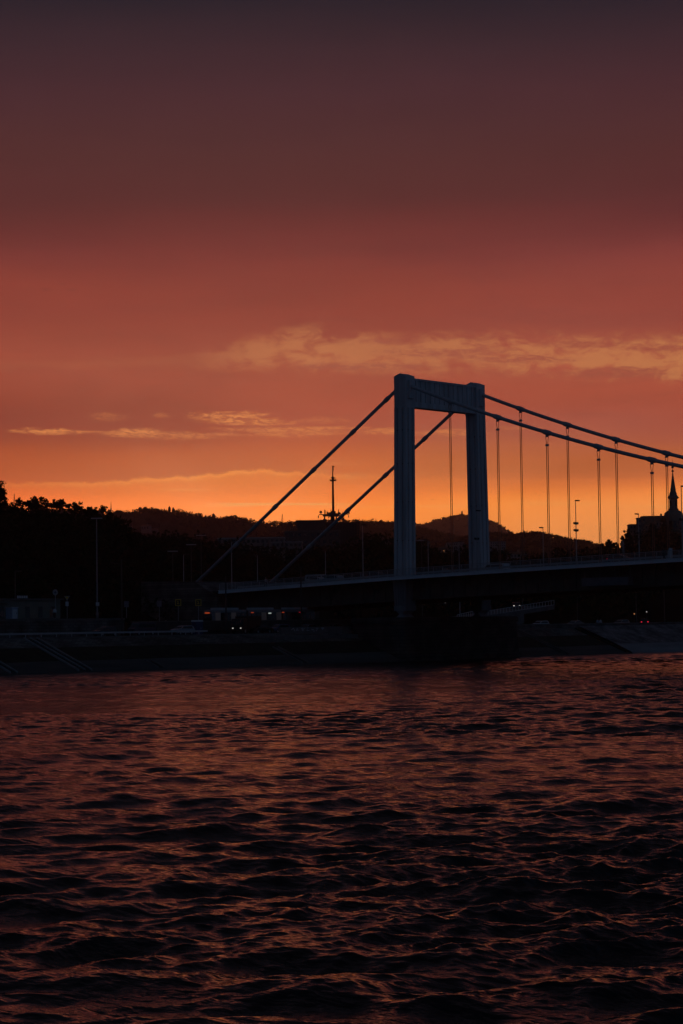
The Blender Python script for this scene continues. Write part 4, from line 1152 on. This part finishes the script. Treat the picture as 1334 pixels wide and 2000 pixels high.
MIDSKY = [(-700, 990), (-300, 1005), (100, 1000), (230, 1002), (262, 1002), (275, 999), (295, 999), (330, 1001), (350, 1000), (372, 1006), (400, 1009), (415, 1013), (430, 1015), (455, 1013), (470, 1017), (500, 1023), (540, 1025), (600, 1023), (650, 1021), (700, 1022), (740, 1023), (780, 1026), (850, 1040), (950, 1060), (1100, 1085)]
JANSKY = [(500, 1060), (650, 1035), (730, 1024), (770, 1023), (812, 1026), (828, 1027), (850, 1018), (870, 1012), (890, 1009), (902, 1008), (915, 1010), (935, 1015), (957, 1019), (975, 1027), (990, 1037), (1010, 1048), (1100, 1075), (1250, 1100)]
RIGHTSKY = [(820, 1075), (900, 1052), (950, 1043), (1000, 1045), (1020, 1043), (1035, 1042), (1050, 1043), (1065, 1045), (1090, 1049), (1105, 1052), (1125, 1055), (1150, 1058), (1172, 1067), (1200, 1076), (1350, 1085), (1800, 1070)]
rv, rr_ = hill('mid_hill', low(MIDSKY, 6, 3600), 3600, 1500, 1500, rock, 12, 6, seed=1)
clumpwood('hill_forest', 'dark wooded ridge behind the left cable', rv, rr_, 3300, 8, 5.0, 1.8, 26, 2, m=foliage_far)
rj, rjj = hill('far_hill', low(JANSKY, 6, 7000), 7000, 2500, 2500, rock, 20, 5, seed=3)
clumpwood('far_forest', 'forest on the far rounded hill between the pylon legs', rj, rjj, 2000, 9, 7, 2.6, 16, 4, tmin=-.5, m=foliage_far)
rg_, rgg = hill('low_ridge', low(RIGHTSKY, 3.2, 2600), 2600, 900, 1200, rock, 8, 6, seed=5)
clumpwood('ridge_forest', 'dark wooded low ridge right of the far pylon leg', rg_, rgg, 3200, 4.5, 3.2, 1.1, 22, 6, m=foliage_far)
# near dark slope at left
LEFTSKY = [(-500, 935), (-200, 965), (-30, 988), (40, 990), (90, 996), (140, 1002), (190, 1004), (215, 1008), (235, 1014), (250, 1028), (265, 1045), (300, 1075), (350, 1110), (420, 1150)]
rl_, rll = hill('left_hill', low(LEFTSKY, 4.6, 500), 500, 120, 200, rock, 2, 8, seed=7, zfoot=5.4)
clumpwood('hillside_wood', 'black mass of trees on the slope at the left, behind the cream building', rl_, rll, 1000, 4.8, 2.4, .45, 70, 8, xr=(0, .96))
PARKSKY = [(215, 1045), (250, 1042), (330, 1047), (420, 1053), (440, 1066), (560, 1076), (640, 1070), (700, 1056), (735, 1050), (760, 1048), (790, 1058), (815, 1050), (835, 1072), (860, 1082), (900, 1072), (940, 1076), (1000, 1087), (1180, 1080), (1400, 1085)]
rp_, rpp = hill('park_rise', low(PARKSKY, 8.5, 640), 640, 190, 160, rock, 1, 10, seed=9, zfoot=5.4)
clumpwood('park_trees', 'black mass of park trees behind the bridge deck', rp_, rpp, 1000, 9, 3.0, .6, 60, 10, xr=(0, .9), tmax=.03)
# individual skyline trees on the left slope
def sky_tree(X, Ytop, Ybase, wpx, D, label, seed, **k):
    bs = at(X, Ybase, D); H = at(X, Ytop, D).z-bs.z
    tree(label, bs, H, wpx/ppm(D), seed, **k)
sky_tree(-12, 934, 1004, 66, 470, 'tall dark tree cut by the left edge of the photo', 21, open_=.1, trunk=.08, nl=130, ncm=2.2)
sky_tree(39, 972, 996, 17, 480, 'small ragged bush on the skyline beside the thin mast at left', 22, open_=.8, nl=35, leaf=.2, name='bush')
sky_tree(70, 967, 1004, 46, 480, 'broad leafy tree, largest on the left skyline', 23, open_=.35, trunk=.2)
sky_tree(111, 974, 1006, 38, 480, 'open crowned tree with sky showing under it, second from the broad one', 24, open_=.6, trunk=.42, nl=60)
sky_tree(148, 981, 1008, 34, 480, 'round dense tree on the left skyline', 25, open_=.3, trunk=.2)
sky_tree(174, 991, 1010, 22, 480, 'low rounded bush on the left skyline', 26, open_=.2, trunk=.1, name='bush')
sky_tree(187, 990, 1012, 12, 480, 'narrow bush on the skyline left of the twiggy tree', 27, open_=.5, trunk=.1, nl=40, name='bush')
sky_tree(201, 984, 1014, 17, 480, 'thin twiggy tree left of the church needle spire', 28, open_=.95, nl=24, leaf=.22, trunk=.4)
sky_tree(214, 1001, 1022, 16, 490, 'small bush below the church needle spire', 29, open_=.3, trunk=.1, name='bush')
# mid hill
def far_pt(X, Y, D): return at(X, Y, D)
for X, Yt, w_, lab in ((331, 990, 5, 'taller of two dark cypresses on the ridge crest'), (338.5, 992, 4.5, 'shorter of two dark cypresses on the ridge crest')):
    bs = at(X, 1003, 3580); conifer(lab, bs, at(X, Yt, 3580).z-bs.z, w_/ppm(3580), int(X), 'trees on the ridge', leaf=1.2)
for X, Yt, Yb, w_, lab, sd in ((273, 990, 1003, 7, 'small round tree on the ridge crest at left, beside a wider one', 41), (283, 990, 1003, 15, 'wide clump tree on the ridge crest at left', 42), (417, 1003, 1017, 9, 'pointed tree on the sloping ridge', 43), (452, 1007, 1018, 17, 'wide rounded tree on the lower ridge', 44)):
    sky_tree(X, Yt, Yb, w_, 3570, lab, sd, group='trees on the ridge', leaf=1.3, nl=40, open_=.2, trunk=.12)
# right: trees under the castle
sky_tree(1190, 1053, 1092, 20, 720, 'ragged tree on the right, left of the castle hill', 51, open_=.7, trunk=.3, group='trees on the castle hill', leaf=.4)
sky_tree(1204, 1059, 1092, 16, 720, 'low tree at the foot of the castle hill', 52, open_=.4, trunk=.2, group='trees on the castle hill', leaf=.4)
sky_tree(1177, 1061, 1092, 18, 740, 'low rounded tree where the ridge meets the castle hill', 53, open_=.3, trunk=.2, group='trees on the castle hill', leaf=.4)
sky_tree(1227, 1030, 1092, 26, 760, 'big round tree in front of the castle buildings', 54, open_=.0, trunk=.1, group='trees on the castle hill', leaf=.45, nl=150)
sky_tree(1218, 1044, 1092, 16, 750, 'tree with a knobbly left side below the castle buildings', 55, open_=.2, trunk=.15, group='trees on the castle hill', leaf=.4, nl=90)
sky_tree(1298, 1011, 1060, 24, 940, 'leafy tree below the domed shoulder of the church', 56, open_=.2, trunk=.1, group='trees on the castle hill', leaf=.5, nl=90)
sky_tree(1276, 1019, 1062, 22, 930, 'leafy tree in front of the long pitched roof on the castle hill', 57, open_=.3, trunk=.1, group='trees on the castle hill', leaf=.5, nl=90)
# castle hill
CASTSKY = [(1150, 1100), (1175, 1085), (1205, 1075), (1216, 1064), (1228, 1045), (1240, 1034), (1260, 1026), (1300, 1022), (1334, 1020), (1500, 1010), (1800, 1020)]
rc_, rcc = hill('castle_hill', low(CASTSKY, 8.5, 980), 980, 260, 300, rock, 3, 6, seed=11, zfoot=5.4)
clumpwood('castle_wood', 'black trees on the castle hill slope at the right', rc_, rcc, 420, 6, 3.5, .7, 70, 12, tmax=-.05)

# ------------------------------------------------------------------ distant buildings
def boxhouse(label, X, Ytop, Ybase, wpx, D, m, roof='flat', nwin=3, floors=1, lit=(), group=None, rot=0., depth=9, name='house', cat='house', roofm=None, winm=None):
    base = at(X, Ybase, D); H = at(X, Ytop, D).z-base.z; Wd = wpx/ppm(D)
    t = thing(name, label, cat, (base.x, base.y, base.z), YAW+rot, group)
    b = MB(); b.box(-Wd/2, Wd/2, 0, depth, -4, H*(.72 if roof == 'gable' else .95)); b.build('wall', m, t)
    h0 = H*(.72 if roof == 'gable' else .95)
    b = MB()
    if roof == 'gable': b.prism([(-.4, h0), (depth/2, H), (depth+.4, h0)], 0, -Wd/2-.4, Wd/2+.4)
    else: b.box(-Wd/2-.2, Wd/2+.2, -.2, depth+.2, h0, H)
    rf = b.build('roof', roofm or rooftile, t)
    if roof == 'gable':
        b = MB(); b.box(Wd*.2, Wd*.2+.8, depth*.3, depth*.3+.8, h0, H+.8); b.build('chimney', plaster_d, rf)
    k = 0
    for f in range(floors):
        for i in range(nwin):
            xw = -Wd/2+Wd*(i+.5)/nwin; fh = h0/floors; zz = fh*f+fh*.25
            b = MB(); b.box(xw-Wd/nwin*.25, xw+Wd/nwin*.25, -.04, .02, zz, zz+fh*.5); wn = b.build('window', e_window if k in lit else glass, t)
            k += 1
    return t
G = 'houses on the wooded ridge'
for i, (X, Yt, Yb, w_, m_, r) in enumerate(((283, 1024, 1035, 16, plaster_h, 'gable'), (298, 1032, 1043, 20, plaster_h, 'gable'), (252, 1027, 1034, 14, plaster_h, 'flat'), (345, 1030, 1040, 22, plaster_h, 'gable'), (382, 1021, 1027, 18, plaster_h, 'flat'), (410, 1030, 1040, 16, plaster_h, 'gable'), (450, 1036, 1044, 20, plaster_h, 'gable'), (478, 1030, 1037, 12, plaster_h, 'flat'))):
    labs = ['pale gabled house on the ridge slope, upper one of the two below the crest trees', 'pale wide gabled house on the ridge slope just below and right of another', 'pale flat roofed house on the ridge slope, leftmost', 'pale gabled house on the ridge slope below the cypresses', 'pale flat roofed house high on the ridge slope', 'pale gabled house at the middle of the ridge slope', 'pale wide gabled house low on the ridge near the left cable', 'small pale flat roofed house nearest the left cable']
    boxhouse(labs[i], X, Yt, Yb, w_, 3000+60*i, m_, r, 3, 1, (), G, rot=.2*((i % 3)-1), depth=14)
boxhouse('long dark building with pale sheet roof behind the left cable', 490, 1050, 1075, 130, 760, plaster_d, 'flat', 14, 2, (), 'buildings behind the bridge', name='long_building', cat='building', roofm=sheet, depth=14)
boxhouse('long low building with pale roof right of the other long one', 560, 1058, 1080, 60, 720, plaster_d, 'flat', 7, 2, (), 'buildings behind the bridge', name='long_building', cat='building', roofm=sheet, depth=12)
boxhouse('grey hall with many small windows in front of the antenna tower', 610, 1036, 1078, 110, 830, mat('pale_grey_plaster', (.10, .10, .095), .9, .15, .3), 'flat', 9, 3, (), 'buildings behind the bridge', name='office_block', cat='building', roofm=concrete, depth=16)
boxhouse('pale apartment block with rows of windows right of the far pylon leg', 973, 1057, 1078, 30, 1200, plaster_w, 'flat', 7, 4, (), 'buildings behind the bridge', name='apartment_block', cat='building', roofm=concrete, depth=14)
boxhouse('dark house with one glowing orange window between the pylon legs', 866, 1067, 1088, 22, 1100, plaster_d, 'gable', 3, 2, (4,), 'buildings behind the bridge')
boxhouse('dark house with a small orange lit window, nearest the left pylon leg', 833, 1058, 1080, 16, 1150, plaster_d, 'gable', 3, 2, (1,), 'buildings behind the bridge')
boxhouse('grey house with pale gable between the pylon legs', 846, 1074, 1092, 14, 1000, plaster_w, 'gable', 2, 2, (), 'buildings behind the bridge')
boxhouse('long flat roofed house on the slope, left of the far pylon leg', 890, 1059, 1078, 34, 1300, plaster_w, 'flat', 8, 3, (), 'buildings behind the bridge', depth=12, roofm=concrete)
boxhouse('grey stepped block among trees left of the pylon', 742, 1052, 1085, 34, 900, plaster_d, 'flat', 5, 3, (), 'buildings behind the bridge', name='apartment_block', cat='building', roofm=concrete)
boxhouse('wide terrace of low houses right of the apartment block', 1000, 1077, 1096, 60, 900, mat('dim_plaster', (.3, .29, .28)), 'gable', 9, 2, (), 'buildings behind the bridge', depth=12)
# antenna tower building
D0 = 900.
def al(X, Y): return at(X, Y, D0)
base = al(640, 1075)
t = thing('antenna_building', 'dark square building with open steel frames on its roof, under the antenna mast', 'building', base, YAW)
k_ = 1/ppm(D0)
def lx(X): return (X-640)*k_
zr = -.0131
def lz(Y): return (1075-Y)*k_
b = MB(); b.box(lx(581), lx(636), 0, 14, -3, lz(1017)); b.build('left_wing', mat('brown_cladding', (.12, .09, .075), .8, .2, .4), t)
b = MB(); b.box(lx(578), lx(637), -.3, 14.3, lz(1017), lz(1015.2)); b.build('roof', concrete, t)
b = MB(); b.box(lx(637), lx(704), -.5, 16, -3, lz(1020.5)); b.build('wall', mat('dark_cladding', (.07, .06, .055), .8, .2, .4), t)
for i in range(10):
    b = MB(); x = lx(641+i*6.0); b.box(x, x+.5, -.62, -.5, 0, lz(1023)); b.build('fin', mat('dark_fin', (.05, .04, .04), .7, .2, 1), t)
b = MB()
for X in (565, 570, 576, 580): b.box(lx(X)-.12, lx(X)+.12, 0, .25, -2, lz(1018))
for Y in (1018, 1023.5, 1029, 1035, 1041): b.box(lx(564.5), lx(580), 0, .24, lz(Y)-.12, lz(Y)+.12)
for X in (565, 570, 576): b.box(lx(X)-.12, lx(X)+.12, 6, 6.25, -2, lz(1018))
b.build('steel_frame', rust, t)
b = MB()
for X in (698, 703): b.box(lx(X)-.14, lx(X)+.14, -1.6, -1.3, -2, lz(1023))
for i in range(8): b.box(lx(697.4), lx(703.6), -1.62, -1.28, lz(1025+i*5)-.1, lz(1025+i*5)+.1)
b.build('stair_frame', rust, t)
# mast on its roof
mb_loc = (base+Vector((0, 0, 0)))
t2 = thing('antenna_mast', 'tall thin telecom mast with dishes and a ring platform, on the dark square building', 'mast', al(651, 1021)+Vector((-math.sin(YAW)*6, math.cos(YAW)*6, 0)), YAW)
k2 = 1/ppm(906)
def mx(X): return (X-651)*k2
def mz(Y): return (1021-Y)*k2
antm = mat('mast_steel', (.18, .12, .10), .6, .2, 1)
b = MB(); b.tube([(0, 0, 0), (0, 0, mz(938)), (0, 0, mz(937)), (0, 0, mz(930)), (0, 0, mz(929)), (0, 0, mz(908))], [.62, .42, .62, .58, .26, .2], 10); b.build('pole', antm, t2)
b = MB()
b.box(mx(631), mx(673.5), -1.2, 1.2, mz(1007), mz(1004.5)); b.box(mx(641), mx(662), -1.6, 1.6, mz(1007.5), mz(1002)); b.box(mx(627), mx(636), -.3, .3, mz(1004.2), mz(1002.8)); b.box(mx(668), mx(680), -.3, .3, mz(1004), mz(1002.6)); b.box(mx(646), mx(656), -.8, .8, mz(1002), mz(997)); b.box(mx(638), mx(642), -.5, .5, mz(1003), mz(998.5)); b.box(mx(660), mx(664), -.5, .5, mz(1003), mz(999))
for X in (634, 647, 657, 670): b.box(mx(X)-.32, mx(X)+.32, -1.1, 1.1, -.3, mz(1006))
b.box(mx(658), mx(671), -.2, .2, mz(1019.5), mz(1018)); b.box(mx(631)-.1, mx(631)+.35, -1, 1, mz(1007), mz(1003.5)); b.box(mx(673)-.3, mx(673)+.1, -1, 1, mz(1007), mz(1003.5))
b.build('platform', antm, t2)
b = MB()
b.tube([(mx(623.5), 0, mz(1003.4)), (mx(682.5), 0, mz(1003.0))], .2, 6)
b.tube([(mx(641), 0, mz(1006)), (mx(631), 0, mz(1003.5))], .12, 6)
for X, ya, yb, r in ((634, 1003, 994, .08), (636, 1003, 995, .06), (639, 1003, 995.5, .05), (645, 1003, 999, .2), (642, 1003, 1001, .25), (658, 1004, 1000, .1), (661.5, 1003, 994, .09), (663, 1003, 999, .1), (669, 1003, 998, .06), (674, 1003, 999, .07), (678, 1003, 997, .08), (682, 1002.5, 998, .12), (622, 1010, 1005, .11), (642.5, 1011, 1007, .1), (681, 1010, 1005, .08), (646.5, 1001, 995, .06), (655, 1003, 997, .05), (665, 1003, 1000, .1)):
    b.tube([(mx(X), 0, mz(ya)), (mx(X), 0, mz(yb))], r*2.3, 6)
b.build('aerial', antm, t2)
for X, Y, r in ((626.8, 998.8, .62), (644, 1001, .34), (646.5, 995.5, .16), (682, 1001, .34), (661.5, 997, .2)):
    b = MB(); b.loft([[(mx(X)+rr*math.cos(2*PI*k/16), yy, mz(Y)+rr*math.sin(2*PI*k/16)) for k in range(16)] for rr, yy in ((r, -.35), (r*.9, -.1), (r*.3, .15))]); b.build('dish', antm, t2)
b = MB()
for (xa, za, xb2, zb2) in ((645.5, 937.5, 656.5, 937.5), (646.5, 938.5, 655.5, 938.5)): b.box(mx(xa), mx(xb2), -.5, .5, mz(za), mz(za-1.3))
for X, ya, yb in ((646, 938, 934.5), (656.8, 938, 934), (654.5, 937, 935), (648, 932, 931), (655, 933, 931)): b.tube([(mx(X), 0, mz(ya)), (mx(X), 0, mz(yb))], .24, 6)
b.build('ring_platform', antm, t2)
b = MB(); b.ball((mx(653), 0, mz(909.8)), .32, 6); b.tube([(mx(652.4), 0, mz(912)), (mx(652.4), 0, mz(918))], .12, 6); b.build('beacon', antm, t2)

# distant masts and spires
def lattice(label, X, Yt, Yb, D, w0):
    bs = at(X, Yb, D); H = at(X, Yt, D).z-bs.z
    t = thing('lattice_mast', label, 'mast', bs, YAW, 'thin far masts')
    b = MB()
    for sx in (-1, 1):
        for sy in (-1, 1): b.tube([(sx*w0, sy*w0, 0), (sx*w0*.2, sy*w0*.2, H*.97)], D/16000, 4)
    b.tube([(0, 0, H*.9), (0, 0, H)], D/16000, 4)
    b.build('frame', antm, t)
    b = MB()
    n = 7
    for i in range(n):
        f = i/n; f2 = (i+1)/n; wa = w0*(1-.8*f); wb = w0*(1-.8*f2)
        for sy in (-1, 1):
            b.tube([(-wa, sy*wa, H*.97*f), (wb, sy*wb, H*.97*f2)], D/30000, 4); b.tube([(wa, sy*wa, H*.97*f), (-wb, sy*wb, H*.97*f2)], D/30000, 4)
    b.build('brace', antm, t)
lattice('thin lattice mast on the far left skyline, behind the trees', 28, 964, 1000, 2400, 1.0)
lattice('thin lattice mast on the ridge between the left cable and the antenna building', 551.5, 1004, 1027, 3550, 2.0)
bs = at(217, 1012, 1500)
t = thing('church_spire', 'needle thin church spire at the right end of the left skyline trees', 'church', bs, YAW)
kk = 1/ppm(1500)
b = MB(); b.box(-1.1*kk, 1.1*kk, -1.1*kk, 1.1*kk, -3, 18*kk); b.build('tower', plaster_d, t)
b = MB(); b.lathe([(1.5*kk, 18*kk), (1.0*kk, 19*kk), (.7*kk, 24*kk), (.25*kk, 32*kk)], n=8); b.build('spire', copper, t)
b = MB(); b.box(-1.8*kk, -1.1*kk, -.6, .6, 10*kk, 16*kk); b.build('turret', plaster_d, t)
bs = at(902.5, 1010, 6990); kk = 1.35/ppm(6990)
t = thing('lookout_tower', 'tiny stepped lookout tower on top of the far rounded hill', 'tower', bs, YAW)
b = MB(); b.lathe([(2.6*kk, -2*kk), (2.6*kk, 3*kk), (2.2*kk, 3.2*kk), (1.9*kk, 5*kk)], n=12); b.build('base', plaster_d, t)
b = MB(); b.lathe([(1.3*kk, 5*kk), (1.2*kk, 7.5*kk), (.2*kk, 9.5*kk)], n=12); b.build('turret', plaster_d, t)
# castle hill buildings and church
D1 = 1000.; k1 = 1/ppm(D1)
base = at(1316.5, 1050, D1)
t = thing('church', 'baroque church with domed shoulder and slim spire on the castle hill at the right edge', 'church', base, YAW)
def cz(Y): return (1050-Y)*k1
def lathe8(prof): 
    b = MB(); b.lathe([(r*k1, cz(Y)) for r, Y in prof], n=8); return b
lathe8([(9.3, 1030), (9.3, 996.5), (10.4, 996), (10.2, 994.6), (8.2, 994)]).build('tower_base', plaster_d, t)
lathe8([(8.4, 994.2), (8.0, 990), (7.9, 976), (8.6, 975), (10.8, 974), (10.8, 972)]).build('belfry', plaster_d, t)
for a in range(4):
    b = MB(); aa = a*PI/2+PI/8
    b.box(7.2*k1, 8.15*k1, -2*k1, 2*k1, cz(989), cz(979)); o = b.build('belfry_louvre', black_paint, t); o.rotation_euler.z = aa+.3
sp = lathe8([(10.9, 972), (9.0, 970), (7.6, 967.5), (7.0, 964), (5.6, 961), (5.2, 958), (5.5, 957.5), (4.6, 953), (2.6, 938), (.9, 925.5), (.7, 923.5), (2.6, 921.8), (2.6, 920.6), (.6, 919), (.5, 917)]); so_ = sp.build('spire', copper, t)
b = MB(); b.ball((0, 0, cz(914)), 2.5*k1, 8); b.build('spire_ball', copper, so_)
b = MB(); b.box(-.25*k1, .25*k1, -.06, .06, cz(912), cz(899.5)); b.box(-1.1*k1, 1.1*k1, -.06, .06, cz(904.2), cz(903.6)); b.build('cross', antm, so_)
b = MB(); 
prof = [(19.5, 1060), (19.0, 1010), (18.6, 1005.5), (17, 1002), (13, 998.6), (9.5, 997)]
b.lathe([(r*k1, cz(Y)) for r, Y in prof], n=20); b.build('dome_roof', copper, t, True)
b = MB(); b.box(-14*k1, 40*k1, 4, 22, -8, cz(1019)); b.build('nave', plaster_d, t)
for i in range(3):
    b = MB(); a = -PI/2+(i-1)*.55
    b.box(-.9, .9, -19.3*k1, -18.6*k1, cz(1035), cz(1018)); o = b.build('window', glass, t); o.rotation_euler.z = (i-1)*.5
boxhouse('castle hill house with a long pitched roof, left of the church', 1284, 1006, 1050, 44, 985, plaster_d, 'gable', 7, 3, (), 'castle hill houses', depth=12)
boxhouse('flat topped castle hill house at the left end of the row', 1239.5, 1023.5, 1052, 17, 960, plaster_d, 'flat', 3, 3, (), 'castle hill houses', roofm=concrete)
boxhouse('castle hill house with tall square chimney block, second from the left', 1250, 1011, 1052, 7.5, 955, plaster_d, 'flat', 1, 4, (), 'castle hill houses', roofm=concrete, depth=5)
boxhouse('narrow tower like castle hill house, third from the left', 1258, 1008, 1052, 6, 958, plaster_d, 'flat', 1, 4, (), 'castle hill houses', roofm=concrete, depth=5)
boxhouse('low castle hill house just left of the long pitched roof', 1271, 1015, 1052, 21, 975, plaster_d, 'gable', 4, 3, (), 'castle hill houses')
# pale flag / slender statue column among the trees
q = at(1217, 1090, 620)
t = thing('statue_column', 'slender pale stone column among the trees left of the castle hill', 'column', (q.x, q.y, q.z-2))
b = MB(); b.lathe([(.8, 0), (.8, 1.6), (.55, 1.8), (.4, 5.0), (.55, 5.3)], n=10); b.build('shaft', plaster_w, t)
b = MB(); b.lathe([(.35, 5.3), (.45, 6.0), (.3, 6.6), (.15, 7.2)], n=10); b.build('figure', plaster_w, t)

# birds
def bird(label, X, Y, D, span):
    c = at(X, Y, D)
    t = thing('bird', label, 'bird', c, YAW, 'birds in the sky')
    b = MB(); b.loft([[(sx*s_, r_*math.cos(2*PI*k/8)*1.0, r_*.8*math.sin(2*PI*k/8)) for k in range(8)] for sx, s_, r_ in ((0, 0, .02), )] + [[(r_*math.cos(2*PI*k/8), yy, r_*.8*math.sin(2*PI*k/8)) for k in range(8)] for yy, r_ in ((-.2, .02), (-.1, .055), (.05, .06), (.16, .03), (.26, .012))]); b.build('body', plaster_d, t, True)
    for s in (-1, 1):
        b = MB(); h = span/2
        b.loft([[(s*.03, -.1, .0), (s*.03, .07, .0), (s*.03, .05, .03)], [(s*h*.5, -.12, .1), (s*h*.5, .03, .1), (s*h*.5, .02, .12)], [(s*h, -.02, .05), (s*h, .03, .05), (s*h, .02, .055)]]); b.build('wing', plaster_d, t)
bird('tiny dark bird gliding between the pylon legs above the far hill', 844, 976, 430, 1.0)
bird('tiny dark bird high over the trees at the left edge', 12, 918, 430, .7)

# ------------------------------------------------------------------ evening air
mb = MB(); mb.box(-6500, 900, -1200, 7600, -6, 345)
hz = mb.build('haze', bpy.data.materials.new('evening_air'))
hm = hz.data.materials[0]; hm.use_nodes = True
ht = hm.node_tree; ht.nodes.remove(ht.nodes['Principled BSDF'])
pv = ht.nodes.new('ShaderNodeVolumePrincipled'); pv.inputs['Color'].default_value = (.66, .74, 1.0, 1); pv.inputs['Density'].default_value = 6.6e-5; pv.inputs['Anisotropy'].default_value = .86
ht.links.new(pv.outputs[0], ht.nodes['Material Output'].inputs['Volume'])
tag(hz, 'thin evening haze over the river and hills', 'haze', kind='stuff')

# ------------------------------------------------------------------ render settings
vs = scene.view_settings; scene.display_settings.display_device = 'sRGB'
vs.view_transform = 'Standard'; vs.look = 'None'; vs.exposure = 0; vs.gamma = 1; vs.use_curve_mapping = False
cy = scene.cycles
cy.use_denoising = True; cy.denoiser = 'OPENIMAGEDENOISE'
cy.max_bounces = 5; cy.diffuse_bounces = 2; cy.glossy_bounces = 3; cy.transmission_bounces = 2; cy.volume_bounces = 0
cy.sample_clamp_indirect = 2.0
